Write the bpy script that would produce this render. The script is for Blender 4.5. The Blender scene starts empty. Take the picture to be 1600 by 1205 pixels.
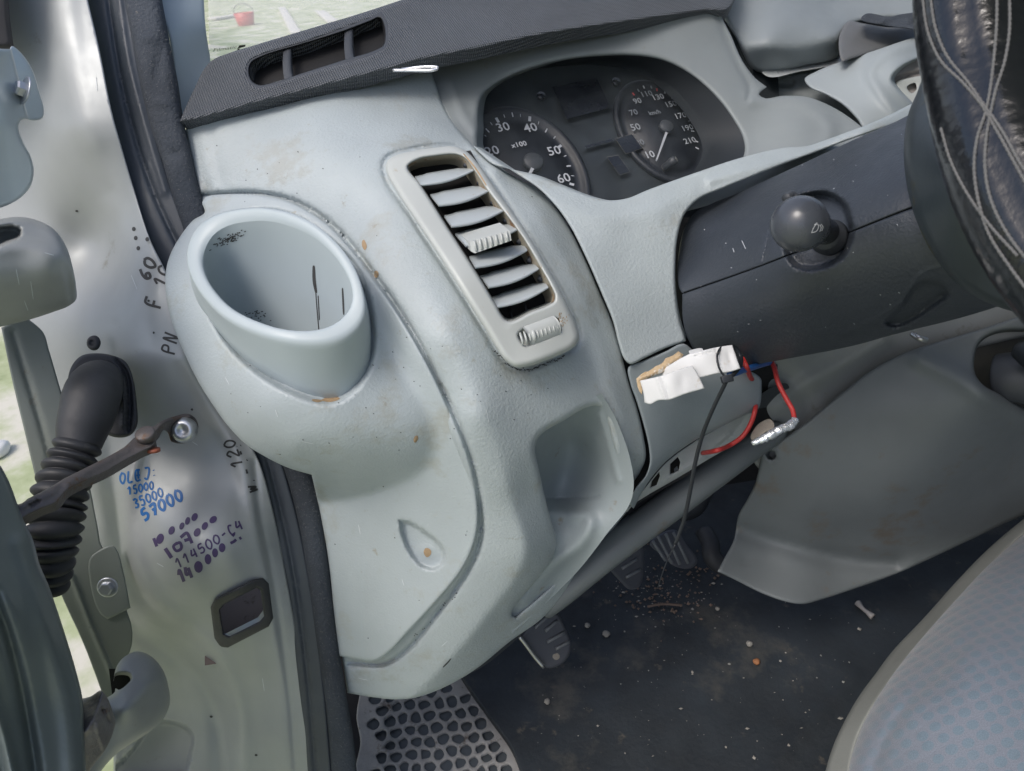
import bpy, bmesh, random
import numpy as np
from math import radians, sin, cos, pi, sqrt, atan2
from mathutils import Vector, Matrix
from mathutils.geometry import delaunay_2d_cdt
from mathutils.bvhtree import BVHTree

random.seed(7); rng = np.random.default_rng(7)
scn = bpy.context.scene
COL = scn.collection

# ---------------------------------------------------------------- camera
PITCH, ROLL, AZ, FPX = radians(31), radians(4), radians(41), 1155.0
CAM = np.array([0.0, 0.0, 1.72])
F = np.array([0, cos(PITCH), -sin(PITCH)]); _R0 = np.array([1.0, 0, 0]); _U0 = np.array([0, sin(PITCH), cos(PITCH)])
R = cos(ROLL)*_R0 - sin(ROLL)*_U0
U = sin(ROLL)*_R0 + cos(ROLL)*_U0
RT = np.array([cos(AZ), sin(AZ), 0.0]); FW = np.array([-sin(AZ), cos(AZ), 0.0]); UP = np.array([0, 0, 1.0])
cd = bpy.data.cameras.new("camera"); cam = bpy.data.objects.new("camera", cd); COL.objects.link(cam)
cam.matrix_world = Matrix(((R[0], U[0], -F[0], CAM[0]), (R[1], U[1], -F[1], CAM[1]), (R[2], U[2], -F[2], CAM[2]), (0, 0, 0, 1)))
cd.sensor_width = 36; cd.lens = 36*FPX/1600; cd.clip_start = 0.02; cd.clip_end = 600
cd.dof.use_dof = True; cd.dof.focus_distance = 0.78; cd.dof.aperture_fstop = 14
scn.camera = cam
# ---------------------------------------------------------------- world, sun, exposure
SUN_EL, SUN_AZ = radians(56), radians(228)      # azimuth measured clockwise from +Y
w = bpy.data.worlds.new("World"); scn.world = w; w.use_nodes = True
nt = w.node_tree; nt.nodes.clear()
sky = nt.nodes.new("ShaderNodeTexSky"); sky.sky_type = 'NISHITA'; sky.sun_disc = False
sky.sun_elevation = SUN_EL; sky.sun_rotation = SUN_AZ; sky.dust_density = 4.0; sky.ozone_density = 1.4; sky.air_density = 1.0
bg = nt.nodes.new("ShaderNodeBackground"); bg.inputs[1].default_value = 0.15
wo = nt.nodes.new("ShaderNodeOutputWorld"); nt.links.new(sky.outputs[0], bg.inputs[0]); nt.links.new(bg.outputs[0], wo.inputs[0])
ld = bpy.data.lights.new("sun", 'SUN'); ld.energy = 1.2; ld.angle = radians(22); ld.color = (1.0, 0.975, 0.94)
sun = bpy.data.objects.new("sun", ld); COL.objects.link(sun)
sd = Vector((sin(SUN_AZ)*cos(SUN_EL), cos(SUN_AZ)*cos(SUN_EL), sin(SUN_EL)))
sun.rotation_euler = sd.to_track_quat('Z', 'Y').to_euler()
sun.location = (0, -2, 4)
scn.view_settings.view_transform = 'Standard'; scn.view_settings.look = 'None'; scn.view_settings.gamma = 1
scn.view_settings.exposure = 0.32

# ---------------------------------------------------------------- helpers: space
def ray(x, y):
    x = np.asarray(x, float); y = np.asarray(y, float)
    return F + np.multiply.outer((x-800)/FPX, R) - np.multiply.outer((y-602.5)/FPX, U)
def P(x, y, d):
    d = np.asarray(d, float)
    return CAM + ray(x, y)*d[..., None] if d.ndim else CAM + ray(x, y)*float(d)
def mm(px, d): return px*d/FPX            # size of px photo pixels at depth d

# ---------------------------------------------------------------- helpers: materials
MATS = {}
def M(name, col, rough=0.5, metal=0.0, bump=None, dirt=None, spec=0.5, var=0.0, coat=0.0, fine=None):
    """procedural principled material; bump=(scale,strength), dirt=(colour,scale,amount), var = slow tonal variation"""
    if name in MATS: return MATS[name]
    m = bpy.data.materials.new(name); m.use_nodes = True; nt = m.node_tree; N = nt.nodes; L = nt.links
    b = N['Principled BSDF']; b.inputs['Base Color'].default_value = (*col, 1); b.inputs['Roughness'].default_value = rough
    b.inputs['Metallic'].default_value = metal; b.inputs['Specular IOR Level'].default_value = spec
    b.inputs['Coat Weight'].default_value = coat; b.inputs['Coat Roughness'].default_value = 0.12
    tc = N.new('ShaderNodeTexCoord')
    def noise(scale, detail=3, r=0.55):
        n = N.new('ShaderNodeTexNoise'); n.inputs['Scale'].default_value = scale; n.inputs['Detail'].default_value = detail
        n.inputs['Roughness'].default_value = r; L.new(tc.outputs['Object'], n.inputs['Vector']); return n
    def ramp(src, a, b_, ca=(0, 0, 0), cb=(1, 1, 1)):
        r = N.new('ShaderNodeValToRGB'); r.color_ramp.elements[0].position = a; r.color_ramp.elements[1].position = b_
        r.color_ramp.elements[0].color = (*ca, 1); r.color_ramp.elements[1].color = (*cb, 1); L.new(src, r.inputs[0]); return r
    cur = None
    if var:
        n = noise(9, 4); r = ramp(n.outputs[0], .3, .7, tuple(c*(1-var) for c in col), tuple(min(1, c*(1+var)) for c in col)); cur = r.outputs[0]
    if dirt:
        for dc, ds, da in (dirt if isinstance(dirt, list) else [dirt]):
            n = noise(ds, 6, .7); r = ramp(n.outputs[0], 1-da, min(1, 1-da+.10))
            mx = N.new('ShaderNodeMix'); mx.data_type = 'RGBA'; L.new(r.outputs[0], mx.inputs[0])
            if cur: L.new(cur, mx.inputs[6])
            else: mx.inputs[6].default_value = (*col, 1)
            mx.inputs[7].default_value = (*dc, 1); cur = mx.outputs[2]
    if cur: L.new(cur, b.inputs['Base Color'])
    n = noise(30, 4); mr = N.new('ShaderNodeMapRange'); mr.inputs[3].default_value = max(0.02, rough-.07); mr.inputs[4].default_value = min(1, rough+.09)
    mr.inputs[1].default_value = .3; mr.inputs[2].default_value = .7
    L.new(n.outputs[0], mr.inputs[0]); L.new(mr.outputs[0], b.inputs['Roughness'])
    nrm = None
    for bp in ([bump] if bump else []) + ([fine] if fine else []):
        n = noise(bp[0], 5, .6); bn = N.new('ShaderNodeBump'); bn.inputs['Strength'].default_value = bp[1]; bn.inputs['Distance'].default_value = bp[2] if len(bp) > 2 else .001
        L.new(n.outputs[0], bn.inputs['Height'])
        if nrm: L.new(nrm, bn.inputs['Normal'])
        nrm = bn.outputs[0]
    if nrm: L.new(nrm, b.inputs['Normal'])
    MATS[name] = m; return m

brown = (.16, .10, .055)
m_dash = M('dash_plastic', (.375, .422, .437), .46, bump=(330, .55, .0016), fine=(90, .15, .0015), dirt=[((.34, .365, .355), 14, .46), ((.29, .29, .25), 60, .365), ((.17, .14, .10), 330, .26)], var=.07)
m_cover = M('cover_plastic', (.38, .428, .445), .44, bump=(380, .40, .0014), dirt=[((.35, .375, .36), 12, .45), ((.29, .28, .23), 55, .36), ((.2, .15, .1), 300, .26)], var=.06)
m_cup = M('cup_plastic', (.40, .46, .485), .42, bump=(700, .10, .0008), dirt=[((.10, .09, .08), 260, .25)], var=.03)
m_vent = M('vent_plastic', (.44, .465, .45), .42, bump=(500, .08, .0008), dirt=[((.34, .26, .15), 40, .33), ((.15, .1, .06), 260, .27)], var=.05)
m_slat = M('slat_plastic', (.38, .42, .435), .45, bump=(400, .1, .0008), dirt=[((.25, .2, .14), 110, .37)], var=.05)
m_hood = M('hood_plastic', (.235, .26, .265), .55, bump=(520, .2, .001), dirt=[((.2, .2, .17), 20, .36)], var=.06)
m_under = M('knee_plastic', (.23, .265, .285), .5, bump=(480, .22, .001), dirt=[((.12, .1, .08), 240, .28)], var=.06)
m_cons = M('console_plastic', (.135, .152, .160), .52, bump=(500, .15, .001), dirt=[((.135, .125, .11), 11, .43), ((.12, .1, .08), 60, .3)], var=.08)
m_dark = M('dark_plastic', (.045, .05, .058), .5, bump=(480, .2, .001), var=.1)
m_strip = M('defroster_plastic', (.115, .125, .14), .5, var=.1, dirt=[((.25, .24, .22), 400, .26)])
m_shroud = M('shroud_plastic', (.033, .040, .051), .40, bump=(300, .5, .0014), dirt=[((.16, .17, .19), 520, .24)], var=.10)
m_black = M('black_recess', (.008, .008, .009), .7)
m_knob = M('knob_plastic', (.055, .062, .075), .26, bump=(900, .05, .0005), dirt=[((.3, .3, .33), 900, .25)])
m_leather = M('cover_leather', (.006, .007, .009), .19, bump=(45, .30, .004), fine=(160, .22, .0011), spec=.75, coat=.15)
m_thread = M('grey_thread', (.13, .13, .13), .8, bump=(1500, .5, .0005))
m_paint = M('metallic_paint', (.35, .37, .375), .47, metal=.24, coat=.08, dirt=[((.22, .22, .18), 14, .36), ((.16, .14, .1), 160, .27)], var=.07, bump=(1500, .04, .0004))
m_fender = M('fender_paint', (.48, .535, .545), .40, metal=.45, coat=.2, dirt=[((.22, .22, .19), 40, .33)], var=.08)
m_fender_in = M('fender_inner_paint', (.20, .225, .21), .5, metal=.15, dirt=[((.14, .12, .09), 30, .38)], var=.12)
m_door = M('door_paint', (.12, .145, .145), .42, metal=.2, coat=.2, var=.15, dirt=[((.13, .12, .09), 18, .36)])
m_hinge = M('hinge_paint', (.30, .315, .31), .45, metal=.15, var=.12, dirt=[((.2, .18, .15), 60, .33)], bump=(200, .1, .001))
m_cast = M('cast_iron', (.22, .21, .21), .5, metal=.7, bump=(160, .6, .002), dirt=[((.14, .1, .08), 50, .4)])
m_zinc = M('zinc_bolt', (.50, .52, .55), .35, metal=.85, bump=(200, .2, .001), dirt=[((.2, .17, .14), 120, .35)])
m_rust = M('rusty_steel', (.125, .115, .115), .55, metal=.5, bump=(170, .5, .002), dirt=[((.13, .075, .045), 60, .45)])
m_rubber = M('rubber', (.028, .030, .035), .58, bump=(300, .2, .001), dirt=[((.09, .085, .08), 35, .37)], var=.2)
m_seal = M('fuzzy_seal', (.045, .054, .068), .9, bump=(260, .9, .003), dirt=[((.15, .145, .135), 180, .36), ((.10, .09, .07), 25, .33)], var=.3)
m_flange = M('seal_flange', (.05, .06, .075), .5, dirt=[((.12, .11, .09), 30, .33)], var=.15)
m_trim = M('pillar_trim', (.36, .42, .45), .6, bump=(500, .1, .001), var=.03)
m_floor = M('floor_rubber', (.016, .021, .026), .62, bump=(120, .5, .002), dirt=[((.050, .050, .046), 5, .46), ((.085, .075, .06), 22, .38), ((.16, .14, .12), 240, .33)], var=.35)
m_mesh = M('step_mat', (.27, .262, .25), .75, bump=(200, .4, .002), dirt=[((.09, .07, .055), 30, .42)], var=.2)
m_ped = M('pedal_rubber', (.08, .085, .10), .4, bump=(200, .2, .001), dirt=[((.2, .12, .09), 60, .36)])
m_steel = M('worn_steel', (.5, .5, .5), .3, metal=.9, dirt=[((.25, .1, .05), 60, .38)])
m_foam = M('white_foam', (.60, .61, .61), .6, bump=(300, .15, .001), dirt=[((.5, .47, .42), 60, .36)])
m_paper = M('torn_paper', (.48, .36, .22), .8, bump=(200, .6, .003), dirt=[((.7, .68, .62), 90, .5)])
m_tie = M('tie_nylon', (.014, .017, .022), .45)
m_red = M('red_insulation', (.40, .03, .028), .5, var=.05)
m_blue = M('blue_insulation', (.02, .10, .32), .35)
m_foil = M('foil', (.80, .84, .88), .25, metal=.8, bump=(90, .7, .004))
m_sponge = M('sponge', (.32, .29, .25), .9, bump=(300, .8, .003))
m_pen = M('clip_steel', (.75, .75, .77), .2, metal=.9)
m_face = M('dial_face', (.012, .015, .022), .5, var=.2)
m_cface = M('cluster_face', (.022, .028, .033), .45, var=.2)
m_lcd = M('lcd_glass', (.006, .008, .014), .25)
m_white = M('print_white', (.45, .47, .50), .5)
m_mid = M('print_mid', (.30, .32, .34), .5)
m_grey = M('print_grey', (.19, .21, .23), .5)
m_redp = M('print_red', (.45, .05, .05), .5)
m_blueink = M('blue_marker', (.008, .11, .34), .5)
m_purp = M('purple_marker', (.055, .035, .11), .5)
m_blk = M('black_marker', (.035, .035, .035), .55)
m_scuff = M('scuff', (.05, .05, .05), .8)
m_glue = M('brown_stain', (.34, .24, .14), .7, bump=(300, .6, .002))
m_stone = M('grit', (.25, .24, .215), .8, bump=(300, .4, .002), var=.3)
m_dried = M('dried_mud', (.13, .095, .075), .9, var=.3)

def fabric():
    m = bpy.data.materials.new('seat_fabric'); m.use_nodes = True; N = m.node_tree.nodes; L = m.node_tree.links; b = N['Principled BSDF']
    uv = N.new('ShaderNodeUVMap'); 
    vo = N.new('ShaderNodeTexVoronoi'); vo.inputs['Scale'].default_value = 62; vo.inputs['Randomness'].default_value = .18
    mp = N.new('ShaderNodeMapping'); mp.inputs['Scale'].default_value = (1, 1.35, 1); L.new(uv.outputs[0], mp.inputs[0]); L.new(mp.outputs[0], vo.inputs['Vector'])
    r = N.new('ShaderNodeValToRGB'); r.color_ramp.elements[0].position = .34; r.color_ramp.elements[1].position = .42
    r.color_ramp.elements[0].color = (.125, .172, .218, 1); r.color_ramp.elements[1].color = (.160, .180, .222, 1); L.new(vo.outputs['Distance'], r.inputs[0])
    n = N.new('ShaderNodeTexNoise'); n.inputs['Scale'].default_value = 6; n.inputs['Detail'].default_value = 3; L.new(uv.outputs[0], n.inputs[0])
    r2 = N.new('ShaderNodeValToRGB'); r2.color_ramp.elements[0].position = .25; r2.color_ramp.elements[1].position = .50; L.new(n.outputs[0], r2.inputs[0])
    mx = N.new('ShaderNodeMix'); mx.data_type = 'RGBA'; mx.inputs[6].default_value = (.150, .172, .212, 1); L.new(r2.outputs[0], mx.inputs[0]); L.new(r.outputs[0], mx.inputs[7])
    mx.inputs[0].default_value = 1
    we = N.new('ShaderNodeTexWave'); we.inputs['Scale'].default_value = 260; L.new(uv.outputs[0], we.inputs[0]); we.inputs['Distortion'].default_value = 1
    n2 = N.new('ShaderNodeTexNoise'); n2.inputs['Scale'].default_value = 900; L.new(uv.outputs[0], n2.inputs[0])
    mu = N.new('ShaderNodeMix'); mu.data_type = 'RGBA'; mu.blend_type = 'OVERLAY'; mu.inputs[0].default_value = .35; L.new(mx.outputs[2], mu.inputs[6]); L.new(n2.outputs[0], mu.inputs[7])
    L.new(mu.outputs[2], b.inputs['Base Color']); b.inputs['Roughness'].default_value = .85
    b.inputs['Sheen Weight'].default_value = .3
    ad = N.new('ShaderNodeMath'); ad.operation = 'ADD'; L.new(n2.outputs[0], ad.inputs[0])
    iv = N.new('ShaderNodeMath'); iv.operation = 'MULTIPLY'; iv.inputs[1].default_value = -1.5; L.new(vo.outputs['Distance'], iv.inputs[0]); L.new(iv.outputs[0], ad.inputs[1])
    bp = N.new('ShaderNodeBump'); bp.inputs['Strength'].default_value = .5; bp.inputs['Distance'].default_value = .002; L.new(ad.outputs[0], bp.inputs['Height']); L.new(bp.outputs[0], b.inputs['Normal'])
    return m
m_fabric = fabric()
m_piping = M('seat_piping', (.20, .21, .20), .7, bump=(400, .3, .001), var=.08)

def grid_bump(m, period):
    """moulded pyramid grid on the defroster strip, from its UV (metres)"""
    N = m.node_tree.nodes; L = m.node_tree.links; b = N['Principled BSDF']
    uv = N.new('ShaderNodeUVMap'); sp = N.new('ShaderNodeSeparateXYZ'); L.new(uv.outputs[0], sp.inputs[0])
    outs = []
    for ax in (0, 1):
        mu = N.new('ShaderNodeMath'); mu.operation = 'MULTIPLY'; mu.inputs[1].default_value = 2*pi/period; L.new(sp.outputs[ax], mu.inputs[0])
        s = N.new('ShaderNodeMath'); s.operation = 'SINE'; L.new(mu.outputs[0], s.inputs[0]); outs.append(s.outputs[0])
    a = N.new('ShaderNodeMath'); a.operation = 'ADD'; L.new(outs[0], a.inputs[0]); L.new(outs[1], a.inputs[1])
    bp = N.new('ShaderNodeBump'); bp.inputs['Strength'].default_value = 1; bp.inputs['Distance'].default_value = .0006
    L.new(a.outputs[0], bp.inputs['Height']); L.new(bp.outputs[0], b.inputs['Normal'])
grid_bump(m_strip, .0026)

# ---------------------------------------------------------------- helpers: objects
def tag(o, label=None, cat=None, group=None, kind=None):
    if label: o['label'] = label
    if cat: o['category'] = cat
    if group: o['group'] = group
    if kind: o['kind'] = kind
    return o
def thing(name, label, cat, loc, group=None):
    o = bpy.data.objects.new(name, None); COL.objects.link(o); o.location = tuple(loc); o.empty_display_size = .02
    return tag(o, label, cat, group)
def wloc(o):
    v = Vector(o.location)
    while o.parent: o = o.parent; v += Vector(o.location)
    return v
def mesh_obj(name, V, faces, mat, parent=None, smooth=True, uvb=None):
    V = np.asarray(V, float); c = V.mean(0)
    me = bpy.data.meshes.new(name); me.from_pydata((V-c).tolist(), [], [list(map(int, f)) for f in faces]); me.update()
    if smooth: me.polygons.foreach_set('use_smooth', [True]*len(me.polygons))
    if uvb is not None:
        uvl = me.uv_layers.new(name='UVMap'); li = np.empty(len(me.loops), int); me.loops.foreach_get('vertex_index', li)
        uv = np.stack([V @ uvb[0], V @ uvb[1]], 1)[li]; uvl.data.foreach_set('uv', uv.ravel())
    me.materials.append(mat)
    o = bpy.data.objects.new(name, me); COL.objects.link(o)
    if parent is not None:
        o.parent = parent; o.location = Vector(c) - wloc(parent)
    else: o.location = Vector(c)
    return o
BVH = {}
def hit(o, x, y):
    if o.name not in BVH:
        off = wloc(o)
        vs = [v.co + off for v in o.data.vertices]; BVH[o.name] = BVHTree.FromPolygons(vs, [tuple(p.vertices) for p in o.data.polygons])
    r = Vector(ray(x, y)); r.normalize()
    loc, n, i, dist = BVH[o.name].ray_cast(Vector(CAM), r)
    return (np.array(loc), np.array(n)) if loc else (None, None)

# ---- 2-D curves in photo space
def spl(pts, step=5, closed=True):
    pts = [tuple(p) if len(p) > 2 else (p[0], p[1], 0) for p in pts]; n = len(pts); out = []
    rngi = range(n) if closed else range(n-1)
    for i in rngi:
        a = np.array(pts[i][:2], float); b = np.array(pts[(i+1) % n][:2], float)
        if pts[i][2] or (not closed and i == 0): p0 = 2*a-b
        else: p0 = np.array(pts[i-1][:2], float)
        if pts[(i+1) % n][2] or (not closed and i == n-2): p3 = 2*b-a
        else: p3 = np.array(pts[(i+2) % n][:2], float)
        L = np.linalg.norm(b-a); k = max(1, int(round(L/step)))
        d0 = max(np.linalg.norm(a-p0), 1e-6); d3 = max(np.linalg.norm(p3-b), 1e-6)
        ta = ((b-a)/L + (a-p0)/d0)/2*L; tb = ((p3-b)/d3 + (b-a)/L)/2*L
        if pts[i][2]: ta = b-a
        if pts[(i+1) % n][2]: tb = b-a
        for j in range(k):
            t = j/k; h = (2*t**3-3*t*t+1, t**3-2*t*t+t, -2*t**3+3*t*t, t**3-t*t); out.append(h[0]*a+h[1]*ta+h[2]*b+h[3]*tb)
    if not closed: out.append(np.array(pts[-1][:2], float))
    return np.array(out)
def segdist(Q, poly, closed):
    A = poly if closed else poly[:-1]; B = np.roll(poly, -1, 0) if closed else poly[1:]
    best = np.full(len(Q), 1e18)
    D = B-A; LL = np.maximum((D**2).sum(1), 1e-9)
    for k in range(len(A)):
        t = np.clip(((Q-A[k]) @ D[k])/LL[k], 0, 1); e = Q-A[k]-t[:, None]*D[k]; best = np.minimum(best, (e**2).sum(1))
    return np.sqrt(best)
def inside(Q, poly):
    r = np.zeros(len(Q), bool); x, y = Q[:, 0], Q[:, 1]; n = len(poly)
    for i in range(n):
        x1, y1 = poly[i]; x2, y2 = poly[(i+1) % n]
        if y1 == y2: continue
        c = ((y1 > y) != (y2 > y)) & (x < (x2-x1)*(y-y1)/(y2-y1)+x1); r ^= c
    return r
def sdf(Q, poly): return segdist(Q, poly, True)*np.where(inside(Q, poly), -1, 1)
# ---- depth fields: thin-plate interpolation of inverse depth (reproduces planes exactly)
class Field:
    def __init__(s, ctrl):
        C = np.array(ctrl, float); s.X = C[:, :2]/500; v = 1/C[:, 2]; n = len(C)
        K = s.k(s.X, s.X) + np.eye(n)*1e-6; Pm = np.c_[np.ones(n), s.X]
        A = np.block([[K, Pm], [Pm.T, np.zeros((3, 3))]]); s.w = np.linalg.lstsq(A, np.r_[v, 0, 0, 0], rcond=None)[0]
    def k(s, a, b):
        r2 = ((a[:, None]-b[None])**2).sum(2); return np.where(r2 > 0, .5*r2*np.log(np.maximum(r2, 1e-12)), 0)
    def __call__(s, Q):
        Q = np.atleast_2d(np.asarray(Q, float))/500; n = len(s.X)
        return 1/(s.k(Q, s.X) @ s.w[:n] + s.w[n] + Q @ s.w[n+1:])
# ---- surface features (metres added to depth, positive = away from viewer)
def sst(t): t = np.clip(t, 0, 1); return t*t*(3-2*t)
def groove(pts, w_, dep, closed=False, step=6):
    pl = spl(pts, step, closed)
    def f(Q): return dep*np.exp(-(segdist(Q, pl, closed)/w_)**2)
    f.refine = (pl, w_, closed); return f
def dent(pts, dep, w_, step=6):
    pl = spl(pts, step)
    def f(Q): return dep*sst(.5-sdf(Q, pl)/w_)
    f.refine = (pl, w_*.5, True); return f
def blob(cx, cy, rx, ry, ang, dep):
    c, s_ = cos(radians(ang)), sin(radians(ang))
    def f(Q):
        x, y = Q[:, 0]-cx, Q[:, 1]-cy; a = (x*c+y*s_)/rx; b = (-x*s_+y*c)/ry
        return dep*np.exp(-(a*a+b*b))
    return f
def bend(pts, k, w_, step=8):
    pl = spl(pts, step)
    def f(Q):
        s = sdf(Q, pl); ww = w_(Q) if callable(w_) else w_; kk = k(Q) if callable(k) else k
        return kk*(np.sqrt(s*s+ww*ww)+s)/2
    return f
def panel(name, outline, ctrl, mat, parent=None, holes=(), res=6, edge=(5, .003), skirt=None, feats=(), uvb=None, hedge=None, step=None):
    fld = ctrl if callable(ctrl) else Field(ctrl)
    st = step or max(3, res*.8)
    op = spl(outline, st); hp = [spl(h, st) for h in holes]
    r, drop = edge; hr, hd = hedge or edge
    pts = []; edges = []
    for loop in [op]+hp:
        b0 = len(pts); n = len(loop); pts += loop.tolist(); edges += [(b0+i, b0+(i+1) % n) for i in range(n)]
    nb = len(pts)
    lo = op.min(0); hi = op.max(0); g = []
    ys = np.arange(lo[1], hi[1], res*.87)
    for j, y in enumerate(ys): g.append(np.stack([np.arange(lo[0]+(j % 2)*res/2, hi[0], res), np.full(len(np.arange(lo[0]+(j % 2)*res/2, hi[0], res)), y)], 1))
    g = np.concatenate(g)
    lines = []
    for loop in [op]+hp:                                     # rings following the borders
        t = np.roll(loop, -1, 0)-np.roll(loop, 1, 0); t /= np.maximum(np.linalg.norm(t, axis=1), 1e-6)[:, None]; nn = np.stack([-t[:, 1], t[:, 0]], 1)
        rr = r if loop is op else hr
        for fr in (.12, .3, .55, .85, 1.15):
            for sg in (-1, 1): lines.append((loop+nn*sg*rr*fr, fr*rr))
    keep = inside(g, op)
    for h in hp: keep &= ~inside(g, h)
    g = g[keep]
    bd = segdist(g, op, True)
    for h in hp: bd = np.minimum(bd, segdist(g, h, True))
    rm = max(r, hr) if hp else r
    g = g[bd > max(rm*1.15+res*.35, res*.5)] if drop or hp else g[bd > res*.5]
    ex = []
    for ln, fr in lines:
        d = segdist(ln, op, True)
        for h in hp: d = np.minimum(d, segdist(ln, h, True))
        k = inside(ln, op) & (d > fr*.9)
        for h in hp: k &= ~inside(ln, h)
        ex.append(ln[k])
    for f in feats:
        if hasattr(f, 'refine'):
            pl, fw_, cl = f.refine
            t = np.gradient(pl, axis=0); t /= np.maximum(np.linalg.norm(t, axis=1), 1e-6)[:, None]; nn = np.stack([-t[:, 1], t[:, 0]], 1)
            for o_ in (-1.6, -1, -.5, 0, .5, 1, 1.6):
                ln = pl+nn*o_*fw_; k = inside(ln, op); d = segdist(ln, op, True)
                for h in hp: k &= ~inside(ln, h); d = np.minimum(d, segdist(ln, h, True))
                ex.append(ln[k & (d > rm*1.1+1)])
    inner = np.concatenate([g]+ex) if ex else g
    q = np.round(inner/ .9).astype(int); _, ui = np.unique(q, axis=0, return_index=True); inner = inner[ui]
    allp = np.concatenate([np.array(pts), inner])
    res_ = delaunay_2d_cdt([Vector(p) for p in allp], edges, [], 0, 1e-4)
    V2 = np.array([tuple(v) for v in res_[0]]); T = np.array([f for f in res_[2] if len(f) == 3]); orig = res_[3]
    cen = V2[T].mean(1); k = inside(cen, op)
    for h in hp: k &= ~inside(cen, h)
    T = T[k]
    d = fld(V2)
    for f in feats: d = d + f(V2)
    if drop:
        t = np.clip(segdist(V2, op, True)/r, 0, 1); d = d + drop*(1-np.sqrt(np.maximum(0, 1-(1-t)**2)))
    if hd:
        for h in hp:
            t = np.clip(segdist(V2, h, True)/hr, 0, 1); d = d + hd*(1-np.sqrt(np.maximum(0, 1-(1-t)**2)))
    V3 = P(V2[:, 0], V2[:, 1], d)
    # orientation towards camera
    a, b, c = V3[T[:, 0]], V3[T[:, 1]], V3[T[:, 2]]; nrm = np.cross(b-a, c-a); fl = (nrm*(a-CAM)).sum(1) > 0; T[fl] = T[fl][:, ::-1]
    faces = T.tolist(); Vs = [V3]
    sk = F*.015 if skirt is None else np.asarray(skirt, float)
    if skirt is None or np.linalg.norm(np.cross(sk, F)) < 1e-6:
        oc = op.mean(0); sk = unit(ray(oc[0], oc[1]))*np.linalg.norm(sk)       # go straight back from the middle of the panel
    if np.linalg.norm(sk) > 0:
        from collections import Counter
        ec = Counter(); od = {}
        for t in T:
            for i in range(3):
                e = (t[i], t[(i+1) % 3]); kx = (min(e), max(e)); ec[kx] += 1; od[kx] = e
        be = [od[k_] for k_, v in ec.items() if v == 1]
        vi = {}; n0 = len(V3); A = []
        for e in be:
            for v in e:
                if v not in vi: vi[v] = len(A); A.append(V3[v])
        A = np.array(A); na = len(A); Vs += [A, A+sk*.5, A+sk]
        for e in be:
            i, j = vi[e[0]], vi[e[1]]
            faces.append([n0+j, n0+i, n0+na+i, n0+na+j]); faces.append([n0+na+j, n0+na+i, n0+2*na+i, n0+2*na+j])
    o = mesh_obj(name, np.concatenate(Vs), faces, mat, parent, uvb=uvb)
    o_field = lambda x, y: float((fld([[x, y]]) + sum(f(np.array([[x, y]], float)) for f in feats))[0])
    FIELDS[o.name] = o_field
    return o
FIELDS = {}

def spl3(pts, n=8, closed=False):
    p = [np.array(q, float) for q in pts]; out = []; m = len(p)
    for i in range(m if closed else m-1):
        a, b = p[i], p[(i+1) % m]; p0 = p[i-1] if (i > 0 or closed) else 2*a-b; p3 = p[(i+2) % m] if (i+2 < m or closed) else 2*b-a
        for j in range(n):
            t = j/n; out.append(.5*((2*a)+(-p0+b)*t+(2*p0-5*a+4*b-p3)*t*t+(-p0+3*a-3*b+p3)*t**3))
    if not closed: out.append(p[-1])
    return np.array(out)
def tube(name, path, rad, mat, parent=None, seg=12, n=8, flat=1.0, raw=False, caps=True):
    """path: (x,y,d) photo points or world points when raw; rad in metres (scalar or per point)"""
    Q = np.array([q for q in path], float)
    W = Q if raw else np.array([P(q[0], q[1], q[2]) for q in Q])
    rr = np.full(len(W), rad) if np.isscalar(rad) else np.array(rad, float)
    S = spl3(np.c_[W, rr], n); C = S[:, :3]; rr = S[:, 3]
    T = np.gradient(C, axis=0); T /= np.maximum(np.linalg.norm(T, axis=1), 1e-9)[:, None]
    nv = np.cross(T[0], [0.3, .2, 1]); nv /= np.linalg.norm(nv); V = []; fc = []
    for i in range(len(C)):
        nv = nv-T[i]*np.dot(nv, T[i]); nv /= np.linalg.norm(nv); bv = np.cross(T[i], nv)
        for k in range(seg):
            a = 2*pi*k/seg; V.append(C[i]+rr[i]*(nv*cos(a)+bv*sin(a)*flat))
    for i in range(len(C)-1):
        for k in range(seg): fc.append([i*seg+k, i*seg+(k+1) % seg, (i+1)*seg+(k+1) % seg, (i+1)*seg+k])
    if caps:
        fc.append(list(range(seg))[::-1]); fc.append([(len(C)-1)*seg+k for k in range(seg)])
    return mesh_obj(name, V, fc, mat, parent)
def lathe(name, c, axis, prof, mat, parent=None, seg=32, sc=(1, 1), ref=None, smooth=True):
    """prof: list of (radius, height along axis)"""
    ax = np.array(axis, float); ax /= np.linalg.norm(ax); rf = np.array(ref if ref is not None else (0.13, .21, 1.0)); u = np.cross(rf, ax); u /= np.linalg.norm(u); v = np.cross(ax, u)
    V = []; fc = []; n = len(prof)
    for r, h in prof:
        for k in range(seg):
            a = 2*pi*k/seg; V.append(np.array(c)+ax*h+r*(u*cos(a)*sc[0]+v*sin(a)*sc[1]))
    for i in range(n-1):
        for k in range(seg): fc.append([i*seg+k, i*seg+(k+1) % seg, (i+1)*seg+(k+1) % seg, (i+1)*seg+k])
    if prof[0][0] > 1e-5: fc.append(list(range(seg))[::-1])
    if prof[-1][0] > 1e-5: fc.append([(n-1)*seg+k for k in range(seg)])
    return mesh_obj(name, V, fc, mat, parent, smooth=smooth)
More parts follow.
